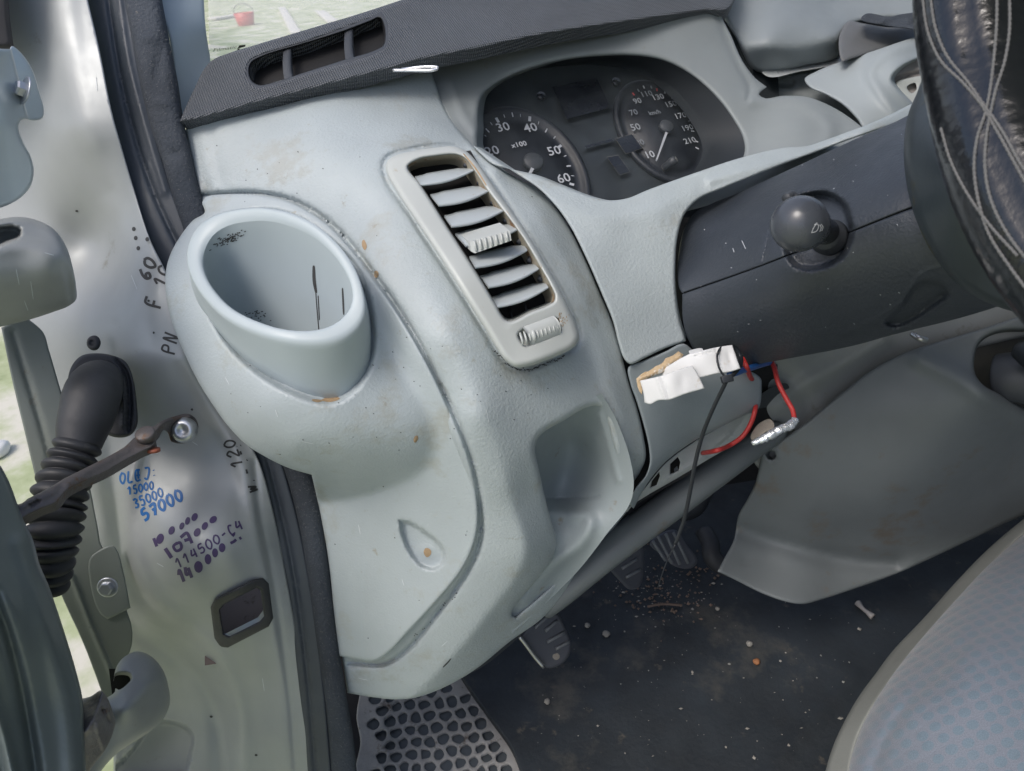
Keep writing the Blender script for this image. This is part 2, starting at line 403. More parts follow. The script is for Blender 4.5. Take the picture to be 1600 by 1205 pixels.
def box(name, c, ex, ey, ez, size, mat, parent=None, bev=.0, wob=0):
    bm = bmesh.new(); bmesh.ops.create_cube(bm, size=1)
    for v in bm.verts: v.co = Vector((v.co.x*size[0], v.co.y*size[1], v.co.z*size[2]))
    if bev: bmesh.ops.bevel(bm, geom=list(bm.edges), offset=bev, segments=3, affect='EDGES', profile=.5)
    if wob:
        bmesh.ops.subdivide_edges(bm, edges=list(bm.edges), cuts=2)
        for v in bm.verts: v.co += Vector([random.uniform(-wob, wob) for _ in range(3)])
    Mx = np.stack([ex, ey, ez], 1); V = [np.array(c)+Mx @ np.array(v.co) for v in bm.verts]; fc = [[v.index for v in f.verts] for f in bm.faces]; bm.free()
    return mesh_obj(name, V, fc, mat, parent, smooth=bool(bev))
def unit(v): v = np.asarray(v, float); return v/np.linalg.norm(v)
def bolt(name, x, y, d, rpx, nrm, mat, parent, washer=None):
    """hexagonal bolt head on its washer"""
    c = P(x, y, d); r = mm(rpx, d); n = unit(nrm)
    o = lathe(name, c, n, [(r*.9, 0), (r*.95, r*.15), (r*.95, r*.75), (r*.8, r*.95), (r*.0, r*.97)], mat, parent, seg=6, smooth=False)
    if washer: lathe('washer', c-n*r*.15, n, [(r*washer, 0), (r*washer, r*.14), (r*washer*.9, r*.22), (r*.5, r*.22)], mat, o, seg=28)
    return o
def stroke(name, obj, pts, wpx, mat, parent=None, off=.0005, closed=False, step=2.5, taper=False):
    """flat ribbon lying on obj's surface along photo polyline(s)"""
    V = []; fc = []
    for pl in pts:
        s = spl([p for p in pl], step, closed) if len(pl) > 1 else np.array(pl, float)
        t = np.gradient(s, axis=0); t /= np.maximum(np.linalg.norm(t, axis=1), 1e-6)[:, None]; n_ = np.stack([-t[:, 1], t[:, 0]], 1)
        row = None; m = len(s)
        for i in range(m):
            wv = wpx*(.5+.5*sin(pi*min(1, max(0, i/(m-1))))**.4)*.5 if taper else wpx*.5
            a, na = hit(obj, *(s[i]+n_[i]*wv)); b, nb = hit(obj, *(s[i]-n_[i]*wv))
            if a is None or b is None: row = None; continue
            for q, sgn in ((a, 1), (b, -1)): V.append(q-unit(q-CAM)*off)
            cur = (len(V)-2, len(V)-1)
            if row: fc.append([row[0], row[1], cur[1], cur[0]])
            row = cur
    if not fc: return None
    return mesh_obj(name, V, fc, mat, parent, smooth=False)
def patch(name, obj, outline, mat, parent=None, off=.0006, step=3, bulge=0):
    op = spl(outline, step); c = op.mean(0); V = []; n = len(op)
    rings = (1, .6, .25)
    for r in rings:
        for p in op:
            q = c+(p-c)*r; a, _ = hit(obj, *q)
            if a is None: return None
            V.append(a-unit(a-CAM)*(off+bulge*(1-r*r)))
    fc = []
    for j in range(len(rings)-1):
        for i in range(n): fc.append([j*n+i, j*n+(i+1) % n, (j+1)*n+(i+1) % n, (j+1)*n+i])
    fc.append([(len(rings)-1)*n+i for i in range(n)])
    return mesh_obj(name, V, fc, mat, parent)
def text_mesh(name, s, c, ex, ey, size, mat, parent, bold=0):
    cu = bpy.data.curves.new('t', 'FONT'); cu.body = s; cu.size = size; cu.align_x = 'CENTER'; cu.align_y = 'CENTER'; cu.offset = bold; cu.resolution_u = 2
    ob = bpy.data.objects.new('t', cu); COL.objects.link(ob); dg = bpy.context.evaluated_depsgraph_get(); me = bpy.data.meshes.new_from_object(ob.evaluated_get(dg))
    V = [np.array(c)+np.array(ex)*v.co.x+np.array(ey)*v.co.y for v in me.vertices]; fc = [list(p.vertices) for p in me.polygons]
    bpy.data.objects.remove(ob); bpy.data.curves.remove(cu); bpy.data.meshes.remove(me)
    return mesh_obj(name, V, fc, mat, parent, smooth=False)

exec_order = []
#%%SETTING
# ================================================================ SETTING
def quad(name, pts, mat, parent=None): return mesh_obj(name, pts, [list(range(len(pts)))], mat, parent, smooth=False)
def grass_mat():
    m = bpy.data.materials.new('grass'); m.use_nodes = True; N = m.node_tree.nodes; L = m.node_tree.links; b = N['Principled BSDF']
    tc = N.new('ShaderNodeTexCoord'); n = N.new('ShaderNodeTexNoise'); n.inputs['Scale'].default_value = 1.6; n.inputs['Detail'].default_value = 9; n.inputs['Roughness'].default_value = .65
    L.new(tc.outputs['Object'], n.inputs[0]); r = N.new('ShaderNodeValToRGB'); e = r.color_ramp.elements
    e[0].position = .36; e[0].color = (.20, .25, .11, 1); e[1].position = .60; e[1].color = (.58, .56, .48, 1); k = e.new(.5); k.color = (.38, .42, .25, 1)
    L.new(n.outputs[0], r.inputs[0]); L.new(r.outputs[0], b.inputs['Base Color']); b.inputs['Roughness'].default_value = .9; return m
m_grass = grass_mat()
gv = []; gf = []; NG = 40
for i in range(NG+1):
    for j in range(NG+1):
        x = -60+220*i/NG-40; y = -60+220*j/NG; gv.append((x, y, .03*sin(x*.7)*cos(y*.5)))
for i in range(NG):
    for j in range(NG): a = i*(NG+1)+j; gf.append([a, a+NG+1, a+NG+2, a+1])
tag(mesh_obj('ground', gv, gf, m_grass), 'patchy bright green grass and bare earth outside the van', kind='structure')

#%%VAN
# ================================================================ VAN BODY
van = thing('van', 'metallic grey-green van body around the open driver door, with hinge pillar and writing on it', 'van', (0.6, 1.0, 0.3))
PILC = [(80, -380, .88), (-420, -380, .92), (-420, 400, .88), (230, -20, .83), (150, 0, .80), (60, 0, .80), (-20, 0, .82), (195, 240, .80), (110, 200, .80), (40, 200, .84), (300, 400, .80), (230, 400, .785), (150, 380, .84), (60, 420, .86),
        (330, 600, .80), (250, 560, .775), (180, 560, .80), (110, 600, .85), (400, 715, .815), (340, 760, .799), (265, 770, .798), (190, 760, .81), (255, 700, .805), (145, 800, .85),
        (430, 850, .835), (365, 850, .774), (292, 865, .764), (215, 920, .83), (310, 925, .795), (455, 1000, .87), (380, 1000, .845), (300, 980, .86), (240, 1010, .90),
        (480, 1205, .93), (420, 1150, .91), (360, 1120, .93), (280, 1100, .96), (200, 1205, .97)]
pillar = panel('hinge_pillar', [(-420, -380, 1), (78, -380, 1), (131, -30), (155, 75), (175, 175), (193, 240), (211, 301), (235, 375), (262, 430), (330, 600), (402, 715), (427, 800), (447, 900), (464, 1000), (477, 1110), (492, 1235, 1),
    (180, 1235, 1), (178, 1100), (165, 1000), (140, 900), (95, 700), (50, 510), (-30, 500), (-420, 460, 1)], PILC, m_paint, van, res=7, edge=(3, .002),
    holes=[[(338, 948, 1), (348, 936, 1), (400, 912, 1), (412, 915, 1), (419, 964, 1), (410, 976, 1), (358, 1002, 1), (343, 998, 1)]], hedge=(2, .001), skirt=F*.02,
    feats=[groove([(64, -30), (70, 60), (88, 160), (120, 235), (165, 300)], 16, .0015), groove([(100, -30), (108, 60), (122, 150), (150, 215)], 24, -.002),
           groove([(120, -30), (132, 60), (150, 170), (172, 250), (200, 330), (240, 420)], 14, .001),
           blob(150, 400, 60, 70, -20, .028), blob(205, 440, 40, 90, -15, -.006),
           groove([(215, 700), (200, 770), (205, 850), (240, 930), (290, 975), (340, 1020), (372, 1090), (385, 1235)], 14, -.010),
           groove([(170, 930), (215, 985), (280, 1030), (325, 1080), (345, 1150), (350, 1235)], 16, .012),
           groove([(398, 720), (405, 800), (425, 900), (440, 1000), (455, 1110), (465, 1235)], 6, .003),
           groove([(285, 560), (330, 640), (375, 720), (400, 830), (415, 920), (440, 1060), (448, 1200)], 12, -.004),
           blob(175, 505, 9, 6, 0, .001), blob(285, 1065, 30, 12, 50, .004), blob(345, 1055, 7, 18, 15, -.002),
           dent([(170, 1215), (205, 1175), (245, 1130), (280, 1132), (300, 1148), (298, 1175), (284, 1215)], .02, 7)])
# striker hole with its rubber frame
cav = Field([(330, 940, .93), (430, 940, .93), (380, 1010, .90), (380, 900, .97)])
panel('hole_floor', [(320, 900, 1), (440, 880, 1), (450, 1020, 1), (320, 1040, 1)], lambda Q: cav(Q)+.0, M('dusty_hole', (.22, .17, .15), .8, dirt=[((.12, .09, .07), 60, .42)]), van, res=12, edge=(2, 0))
fr_o = [(329, 949, 1), (336, 936, 1), (396, 906, 1), (411, 903, 1), (420, 912, 1), (427, 966, 1), (420, 979, 1), (356, 1012, 1), (343, 1011, 1), (335, 998, 1)]
pf_ = Field(PILC)
fr = panel('hole_frame', fr_o, lambda Q: pf_(Q)-.008, m_rubber, van, holes=[[(343, 953, 1), (350, 944, 1), (401, 918, 1), (408, 922, 1), (413, 963, 1), (406, 971, 1), (358, 995, 1), (349, 991, 1)]], res=4, edge=(5, .004), hedge=(4, .004), skirt=F*.02)

# upper and lower trim
trim = panel('windscreen_pillar_trim', [(225, -30), (178, -380, 1), (296, -380, 1), (317, -30), (322, 50), (329, 96), (330, 130, 1), (300, 200, 1), (275, 200, 1), (262, 50)], [(190, -380, .92), (296, -380, .95), (240, 0, .86), (318, 0, .90), (262, 50, .855), (325, 90, .90), (285, 185, .86)], m_trim, van, res=8, edge=(6, .004), skirt=F*.03, feats=[blob(290, 60, 30, 90, 8, -.004)])
SEALC = [(200, -380, .90), (80, -380, .90), (230, 0, .835), (290, 200, .825), (330, 380, .82), (400, 600, .82), (460, 740, .835), (500, 900, .86), (540, 1100, .90), (550, 1220, .93), (150, 0, .835), (210, 300, .82), (330, 600, .815), (410, 720, .83), (445, 900, .85), (485, 1200, .925)]
flange = panel('seal_flange', [(128, -30), (72, -380, 1), (150, -380, 1), (200, -30), (216, 100), (240, 200), (270, 300), (330, 450), (400, 600), (440, 720), (470, 830), (490, 940), (505, 1060), (520, 1235, 1), (484, 1235, 1), (470, 1100), (455, 980), (437, 880), (418, 795), (398, 715), (322, 600), (250, 430), (205, 301), (168, 175), (148, 75)],
    SEALC, m_flange, van, res=6, edge=(5, .004), skirt=F*.02, feats=[groove([(165, -30), (185, 100), (205, 190), (240, 300), (300, 430), (400, 660), (430, 760), (460, 900), (480, 1050), (495, 1230)], 4, .004),
    groove([(183, -30), (200, 90), (225, 190), (258, 300)], 5, -.003)])
seal = panel('door_seal', [(187, -30), (125, -380, 1), (205, -380, 1), (248, -30), (262, 50), (277, 125), (285, 180), (299, 240), (314, 300), (340, 370), (420, 600), (492, 742), (506, 820), (518, 910), (528, 1000), (540, 1080), (552, 1150), (560, 1235, 1), (520, 1235, 1), (508, 1100), (493, 1000), (480, 900), (462, 800), (440, 725), (380, 600), (300, 400), (265, 295), (252, 250), (237, 207), (225, 162), (212, 100), (200, 37)],
    lambda Q: Field(SEALC)(Q)-.012, m_seal, van, res=5, edge=(20, .016), skirt=F*.02, feats=[blob(248, 100, 8, 40, 10, .003), blob(232, 60, 12, 6, 10, -.003), blob(250, 160, 14, 7, 10, -.003), blob(275, 240, 12, 7, 10, .003)])
tag(seal, 'fuzzy black rubber door seal')
V = []; fc = []
for _ in range(1500):
    t = rng.random(); x = (192+60*rng.random()) if rng.random() < .5 else 0
    y = rng.uniform(0, 1200); xl = np.interp(y, [0, 100, 162, 207, 250, 295, 600, 725, 800, 900, 1000, 1100, 1205], [192, 212, 225, 237, 252, 265, 380, 440, 462, 480, 493, 508, 518])
    xr = np.interp(y, [0, 50, 125, 180, 240, 300, 600, 742, 820, 910, 1000, 1080, 1205], [251, 262, 277, 285, 299, 314, 420, 492, 506, 518, 528, 540, 557]); x = rng.uniform(xl+3, xr-2)
    if 350 < y < 700: continue
    a, na = hit(seal, x, y)
    if a is None: continue
    d1 = unit(-unit(ray(x, y))*rng.uniform(.3, 1)+R*rng.normal(0, .6)+U*rng.normal(0, .6)); L_ = rng.uniform(.0015, .0045); s_ = unit(np.cross(d1, F))*.00016; b0 = len(V)
    V += [a-s_, a+s_, a+d1*L_]; fc.append([b0, b0+1, b0+2])
tag(mesh_obj('lint', V, fc, M('lint', (.16, .165, .17), .9), van, smooth=False), kind='stuff')
# fender parts with bolts
fend = panel('fender_top', [(-400, 60, 1), (18, 77, 1), (24, 100), (32, 135), (40, 168), (45, 186, 1), (33, 188), (29, 198), (36, 222), (48, 245), (53, 268), (46, 294), (22, 316), (-30, 332), (-400, 380, 1)], [(-400, 60, .60), (-400, 380, .60), (-20, 80, .62), (20, 80, .66), (-20, 330, .63), (50, 260, .665), (0, 200, .63)], m_fender, van, res=6, edge=(6, .004), skirt=F*.03, feats=[blob(10, 200, 20, 90, -10, -.003)])
ftab = panel('fender_tab', [(18, 72), (32, 82), (50, 108), (62, 145), (69, 176), (66, 185), (44, 187), (30, 160), (14, 90)], [(20, 80, .70), (65, 180, .72), (40, 180, .70), (30, 120, .70)], m_fender, van, res=6, edge=(3, .002), skirt=F*.008)
bolt('fender_bolt', 38, 141, .652, 13, -R*.55-F*.7+U*.1, m_zinc, van, washer=1.7)
dk = panel('bonnet_edge', [(-400, -300, 1), (-5, -300, 1), (12, -30), (16, 30), (22, 76, 1), (-400, 80, 1)], [(-400, -300, .80), (-400, 80, .75), (-20, 0, .75), (15, 0, .76), (20, 75, .77)], M('dark_primer', (.06, .055, .055), .6), van, res=10, edge=(8, .01))
FENC = [(10, 520, .76), (70, 520, .78), (60, 800, .78), (150, 850, .80), (100, 1000, .82), (200, 1000, .83), (160, 1090, .84)]
fin = panel('fender_flange', [(2, 512, 1), (40, 495, 1), (68, 520), (76, 545), (92, 600), (104, 640), (140, 760), (153, 825), (160, 855), (180, 870), (197, 950), (206, 980), (205, 1012), (192, 1038), (178, 1056), (180, 1095, 1), (164, 1095, 1), (130, 1005), (98, 935), (84, 900), (72, 860), (62, 780), (42, 690), (18, 590)],
    FENC, m_fender_in, van, res=6, edge=(3, .002), skirt=F*.006, feats=[groove([(112, 900), (135, 960), (165, 1030), (176, 1056)], 4, -.004), groove([(20, 520), (60, 650), (90, 760)], 5, .002)])
plate = panel('bolt_plate', [(140, 874), (150, 863), (177, 853), (184, 862), (192, 890), (204, 950, 1), (168, 968, 1), (156, 958), (140, 905)], lambda Q: Field(FENC)(Q)-.006, m_fender_in, van, res=5, edge=(3, .0015), skirt=F*.004)
bolt('fender_bolt', 168, 918, .785, 11, -F+R*.1-U*.1, m_zinc, van, washer=1.45)
lathe('body_screw', P(147, 536, .79), -F-R*.2, [(mm(12, .79), 0), (mm(11, .79), .002), (mm(5, .79), .004), (mm(4, .79), .002), (0, .002)], m_rubber, van, seg=20)

# windscreen
gm = bpy.data.materials.new('windscreen_glass'); gm.use_nodes = True; N = gm.node_tree.nodes; L = gm.node_tree.links; N.remove(N['Principled BSDF'])
tb = N.new('ShaderNodeBsdfTransparent'); tb.inputs[0].default_value = (1, 1, 1, 1); gb = N.new('ShaderNodeBsdfGlossy'); gb.inputs['Roughness'].default_value = .02; fr_ = N.new('ShaderNodeFresnel'); fr_.inputs[0].default_value = 1.45
mxs = N.new('ShaderNodeMixShader'); L.new(fr_.outputs[0], mxs.inputs[0]); L.new(tb.outputs[0], mxs.inputs[1]); L.new(gb.outputs[0], mxs.inputs[2])
df = N.new('ShaderNodeBsdfTranslucent'); df.inputs[0].default_value = (.95, .97, .97, 1); mx2 = N.new('ShaderNodeMixShader'); mx2.inputs[0].default_value = .30; L.new(mxs.outputs[0], mx2.inputs[1]); L.new(df.outputs[0], mx2.inputs[2]); L.new(mx2.outputs[0], N['Material Output'].inputs[0])  # translucent share puts a white, overbright haze into the glass
#WSC

#%%ROOF
# cab shell added to shade the inside: roof, far side, floor pan, bulkhead (mostly outside the frame)
def vx(r, f, z): return np.array([0, 0, 0])+RT*r+FW*f+UP*z
# cab origin in vehicle coordinates: take the hinge pillar as reference
pr = P(400, 850, .80); r0, f0 = float(pr @ RT), float(pr @ FW)
def V3(r, f, z): return RT*(r0+r)+FW*(f0+f)+UP*z
def slab(name, a, b, mat, parent):      # a, b opposite corners in vehicle coordinates
    c = (np.array(a)+np.array(b))/2; s = np.abs(np.array(b)-np.array(a)); return box(name, V3(*c), RT, FW, UP, s, mat, parent, bev=.01)
m_lining = M('roof_lining', (.30, .32, .33), .9)
slab('unseen_side_wall', (-.03, -3.6, .45), (.03, -1.3, 2.12), m_fender_in, van)  # unseen, added to cut the light from behind
slab('door_sill', (-.06, -1.0, .42), (.10, -.25, .66), m_fender_in, van)
slab('unseen_roof', (.13, -3.6, 2.12), (1.75, -.33, 2.16), m_lining, van)  # unseen, added so the cab darkens inwards; edge set to let sun reach the wheel
wn = unit(np.cross(V3(1, .44, 1.57)-V3(0, .44, 1.57), V3(0, -.35, 2.13)-V3(0, .44, 1.57)))
def onw(x, y, k=.998): r_ = ray(x, y); t = np.dot(V3(.06, .44, 1.57)-CAM, wn)/np.dot(r_, wn); return CAM+r_*t*k
mesh_obj('windscreen', [onw(328, 140, 1), V3(1.70, .44, 1.57), V3(1.66, -.35, 2.13), onw(316, -480, 1)], [[0, 1, 2, 3]], gm, van, smooth=False)
slab('far_side_lower', (1.72, -1.4, .4), (1.76, .8, 1.30), m_lining, van)
slab('rear_bulkhead', (.0, -1.45, .5), (1.74, -1.41, 2.12), m_lining, van)
fire = slab('firewall', (.05, .42, .45), (1.7, .45, 1.25), m_black, van)
#%%DASH
# ================================================================ DASHBOARD
dash = thing('dashboard', 'worn light grey plastic dashboard with dark textured strip under the windscreen and open pocket below', 'dashboard', P(700, 900, .95))
SH = [(300, 175, .83), (300, 200, .83), (420, 140, .85), (560, 105, .86), (655, 85, .88), (310, 300, .82), (420, 240, .80), (500, 200, .80), (600, 190, .815), (690, 185, .84), (745, 228, .82), (800, 270, .81),
      (480, 300, .775), (560, 280, .755), (620, 240, .77), (690, 235, .79), (640, 420, .705), (580, 420, .715), (520, 360, .76), (700, 300, .745), (760, 420, .715),
      (690, 520, .675), (620, 520, .70), (750, 560, .680), (810, 585, .70), (870, 560, .715), (930, 520, .755), (820, 350, .745), (880, 400, .755), (780, 262, .80), (930, 440, .765),
      (740, 650, .685), (680, 640, .71), (800, 650, .70), (950, 600, .750), (985, 700, .785), (860, 620, .715), (900, 640, .73),
      (790, 760, .73), (850, 860, .785), (740, 800, .76), (800, 900, .80), (700, 950, .825), (640, 1090, .90), (543, 1083, .915), (720, 1050, .875), (820, 970, .85), (600, 800, .80), (500, 800, .845), (500, 600, .78), (984, 787, .83), (920, 880, .85), (830, 760, .745)]
shf = Field(SH)
endpoly = [(200, 150), (420, 200), (500, 235), (570, 290), (640, 400), (695, 510), (738, 610), (774, 690), (799, 782), (820, 868), (756, 968), (692, 1042), (637, 1096), (560, 1150), (200, 1150)]
shell = panel('dash_shell', [(296, 172, 1), (420, 130), (560, 95), (655, 72, 1), (672, 108), (700, 180), (736, 225), (768, 254), (804, 276), (840, 296), (868, 325), (888, 354), (911, 399), (936, 456), (955, 501), (968, 543), (983, 600), (996, 640), (1006, 685), (1009, 715), (1000, 738), (990, 755), (987, 785), (962, 822), (922, 880), (875, 936), (845, 968), (800, 1000), (740, 1048), (690, 1076), (650, 1090), (620, 1093), (585, 1090), (543, 1083, 1),
    (535, 1030), (520, 950), (500, 850), (480, 745), (400, 600), (330, 400), (316, 320), (303, 262), (290, 204, 1)],
    shf, m_dash, dash, res=6, edge=(5, .005), skirt=F*.03,
    holes=[[(340, 342), (400, 330), (450, 342), (495, 370), (545, 425), (597, 500), (655, 598), (702, 682), (729, 752), (736, 810), (722, 858), (672, 920), (620, 975), (590, 1003), (556, 1000), (540, 900), (525, 800), (510, 755), (440, 700), (365, 640), (310, 560), (285, 470), (295, 400)], [(836, 702), (839, 688), (850, 675), (874, 661), (932, 634), (943, 640), (950, 662), (960, 700), (973, 748), (970, 770), (950, 805), (915, 855), (868, 910), (805, 965, 1), (800, 962), (836, 909), (862, 874), (869, 845), (861, 814), (852, 779), (842, 734)],
           [(637, 262), (654, 247), (714, 240), (731, 250), (762, 299), (808, 360), (849, 424), (872, 470), (868, 500), (800, 514), (787, 500), (774, 477), (722, 391), (677, 320)]],
    hedge=(10, .011),
    feats=[bend(endpoly, lambda Q: .00015+.0008*sst((Q[:, 1]-700)/200), lambda Q: 20-17*sst((Q[:, 1]-300)/400)),
           groove([(599, 262), (606, 246), (645, 233), (709, 228), (729, 236), (750, 256), (808, 340), (855, 417), (891, 485), (905, 521), (903, 538), (871, 558), (826, 576), (806, 578), (785, 563), (759, 521), (708, 438), (644, 340)], 4, .006, True),
           groove([(780, 268), (835, 325), (870, 385), (905, 460), (935, 540), (960, 620), (978, 700), (982, 740)], 16, -.005),
           groove([(316, 306), (400, 302), (455, 313), (508, 343), (545, 378), (585, 430), (630, 495), (672, 568), (708, 645), (738, 722), (750, 788), (749, 850), (690, 950), (605, 1036), (545, 1036)], 3.5, .012),
           groove([(298, 205), (307, 255), (322, 300)], 9, .004), groove([(331, 200), (340, 260), (350, 300)], 8, .0015)])
# side cover with the swelling round the cup holder
LOWC = [(318, 308, .812), (400, 305, .798), (500, 342, .765), (545, 385, .742), (600, 475, .707), (640, 545, .695), (680, 620, .702), (710, 690, .719), (735, 750, .739), (746, 810, .760), (725, 885, .79),
        (680, 940, .815), (640, 985, .838), (590, 1028, .868), (535, 1025, .885), (515, 900, .860), (500, 800, .842), (487, 745, .832), (300, 600, .86), (260, 420, .86)]
PODC = [(260, 430, .77), (320, 320, .800), (400, 310, .790), (480, 335, .765), (560, 410, .735), (265, 500, .755), (300, 580, .74), (350, 660, .738), (400, 708, .745), (450, 729, .752), (490, 742, .757), (560, 752, .764), (640, 748, .768), (695, 715, .752), (680, 600, .715), (640, 540, .712), (600, 470, .712), (490, 790, .85), (560, 800, .86), (640, 795, .86), (710, 760, .81), (660, 680, .716),
        (400, 640, .690), (330, 500, .722), (470, 660, .680), (560, 640, .685), (600, 600, .695), (620, 680, .705), (540, 705, .705), (460, 700, .705), (640, 860, .93), (520, 860, .90), (740, 800, .90)]
lowf, podf = Field(LOWC), Field(PODC)
def podfield(Q):
    a, b = lowf(Q), podf(Q); k = .010
    h = np.clip(.5+.5*(b-a)/k, 0, 1); return b*(1-h)+a*h-k*h*(1-h)-.006
pod = panel('side_cover', [(316, 316), (322, 308), (345, 304), (400, 305), (452, 316), (505, 346), (542, 382), (582, 434), (627, 499), (668, 570), (704, 647), (733, 723), (746, 790), (745, 830), (736, 862), (720, 893), (682, 940), (640, 985), (604, 1022), (584, 1033), (560, 1031), (530, 1025, 1), (522, 960), (514, 880), (501, 805), (487, 742, 1),
    (450, 731), (415, 714), (385, 695), (355, 664), (332, 632), (310, 597), (288, 552), (268, 500), (259, 455), (259, 425), (266, 398), (284, 366), (302, 344), (320, 332)],
    podfield, m_cover, dash, res=5, edge=(6, .0045), skirt=F*.04,
    holes=[[(312, 420), (316, 395), (326, 372), (345, 358), (378, 348), (415, 345), (455, 352), (492, 372), (526, 402), (552, 440), (566, 482), (570, 540), (563, 575), (545, 598), (520, 612), (482, 610), (435, 585), (382, 548), (345, 508), (320, 465)]], hedge=(3, .001),
    feats=[dent([(625, 814, 1), (642, 818), (664, 832), (684, 848), (694, 866), (690, 882), (675, 889), (655, 881), (640, 862), (629, 838)], .014, 7), blob(668, 862, 14, 12, 0, -.003),
           groove([(586, 752), (576, 830), (570, 900), (569, 1000), (572, 1028)], 4, .0008),
           dent([(316, 425), (330, 365), (380, 335), (440, 333), (510, 372), (555, 420), (578, 480), (580, 560), (560, 600), (520, 628), (470, 618), (400, 580), (345, 520)], .02, 14)])
patch('screw_cap', pod, [(664, 857), (670, 857), (674, 862), (672, 868), (667, 871), (663, 867), (662, 861)], m_glue, pod)
# pocket
POC = [(835, 690, .80), (900, 640, .80), (950, 640, .775), (975, 740, .815), (960, 780, .835), (895, 690, .875), (880, 740, .905), (870, 775, .90), (940, 760, .85), (860, 800, .875), (860, 850, .86), (920, 820, .85), (890, 870, .87), (850, 920, .892), (800, 975, .892), (900, 895, .885), (830, 760, .86), (930, 690, .83)]
pocket = panel('storage_pocket', [(820, 690, 1), (880, 640), (940, 615, 1), (965, 660), (990, 750), (985, 785), (950, 832), (905, 890), (850, 945), (800, 990, 1), (790, 960, 1), (850, 860), (840, 790)], POC, M('pocket_plastic', (.27, .31, .325), .45, bump=(480, .18, .001), var=.06, dirt=[((.2, .17, .12), 30, .35)]), dash, res=5, edge=(3, .0), skirt=F*.005,
    feats=[groove([(845, 779), (890, 778), (935, 775)], 2.5, .003), groove([(862, 798), (895, 803), (918, 806), (921, 820), (905, 850), (868, 880), (820, 940)], 12, -.010), groove([(938, 650), (952, 700), (966, 750)], 5, -.004)])
# binnacle and its surround
HC = [(664, 105, .93), (700, 60, .94), (800, 40, .93), (1000, 0, .97), (1123, 0, 1.0), (700, 190, .87), (750, 230, .86), (770, 120, .92), (850, 80, .93), (980, 65, .96), (1080, 90, .97), (1150, 150, .96), (1180, 220, .93), (1170, 260, .90), (1200, 137, .99), (1255, 152, .98), (1320, 180, .96), (1350, 205, .93), (1250, 200, .93), (1250, 250, .89), (1100, 300, .87), (950, 330, .84), (800, 290, .83), (1140, 50, 1.0)]
hood = panel('binnacle_hood', [(660, 100, 1), (700, 40, 1), (900, -70, 1), (1122, -90, 1), (1125, 18), (1142, 55), (1160, 95), (1180, 122), (1198, 136, 1), (1186, 148), (1196, 154), (1230, 150), (1262, 152), (1292, 163), (1322, 180), (1356, 206, 1), (1300, 262), (1150, 310), (1000, 340), (830, 310), (745, 250), (712, 205), (690, 165)],
    HC, m_hood, dash, res=6, edge=(5, .004), skirt=F*.03, hedge=(9, .010),
    holes=[[(748, 200), (748, 175), (754, 150), (768, 136), (798, 119), (843, 103), (887, 93), (934, 88), (981, 87), (1028, 93), (1059, 105), (1092, 127), (1122, 156), (1145, 187), (1160, 215), (1163, 236), (1150, 265), (1100, 300), (950, 328), (850, 312), (772, 262), (749, 236)]],
    feats=[groove([(1120, 20), (1136, 60), (1156, 105), (1172, 140), (1168, 156)], 5, .004), groove([(1172, 156), (1240, 158), (1280, 175), (1297, 200), (1290, 225)], 12, -.006),
           blob(900, 60, 160, 16, -10, .006), groove([(705, 130), (722, 175), (742, 205)], 8, -.004)])
# dark funnel wall behind the opening
opn = spl([(748, 200), (748, 175), (754, 150), (768, 136), (798, 119), (843, 103), (887, 93), (934, 88), (981, 87), (1028, 93), (1059, 105), (1092, 127), (1122, 156), (1145, 187), (1160, 215), (1163, 236), (1150, 265), (1100, 300), (950, 328), (850, 312), (772, 262), (749, 236)], 6)
dsp = Field(HC)(opn)+.006; A = P(opn[:, 0], opn[:, 1], dsp); A1 = A+UP*.001; off = FW*.055-UP*.012
cen = A.mean(0); Bk = cen+(A-cen)*.97+off; n_ = len(A); V = np.concatenate([cen+(A-cen)*1.01, Bk]); mesh_obj('funnel_wall', V, [[i, (i+1) % n_, n_+(i+1) % n_, n_+i] for i in range(n_)], m_black if 0 else M('funnel_black', (.018, .022, .026), .45), dash)
SUR = [(745, 222, .835), (800, 268, .81), (860, 300, .80), (900, 330, .79), (950, 320, .80), (1000, 310, .81), (1100, 275, .83), (1200, 245, .85), (1300, 215, .87), (1420, 170, .88), (1425, 185, .87), (1340, 208, .85), (1200, 268, .83), (1080, 322, .815), (1060, 380, .80), (1055, 450, .795), (1072, 530, .80), (985, 566, .775), (955, 500, .765), (915, 400, .77), (870, 335, .785), (980, 400, .785), (1000, 500, .78), (950, 360, .785), (1030, 340, .80)]
surr = panel('steering_surround', [(740, 228), (770, 257), (800, 265), (831, 272), (875, 289), (919, 306), (950, 313), (980, 310), (1012, 297), (1090, 269), (1153, 248), (1225, 231), (1262, 228), (1295, 217), (1325, 206), (1350, 197), (1390, 180), (1430, 160, 1), (1428, 184, 1), (1350, 210), (1280, 236), (1205, 264), (1130, 294), (1092, 311), (1070, 334), (1059, 368), (1055, 410), (1056, 460), (1062, 500), (1072, 533, 1), (1040, 544), (1008, 559), (984, 569), (976, 562), (966, 535), (958, 503), (939, 456), (914, 399), (891, 354), (870, 324), (842, 295), (806, 271), (770, 247)],
    SUR, m_dash, dash, res=6, edge=(4.5, .0045), skirt=F*.03, feats=[groove([(830, 288), (880, 318), (940, 340), (1000, 335), (1080, 305)], 16, -.003), groove([(1110, 283), (1180, 262), (1260, 240), (1320, 215)], 7, -.004)])
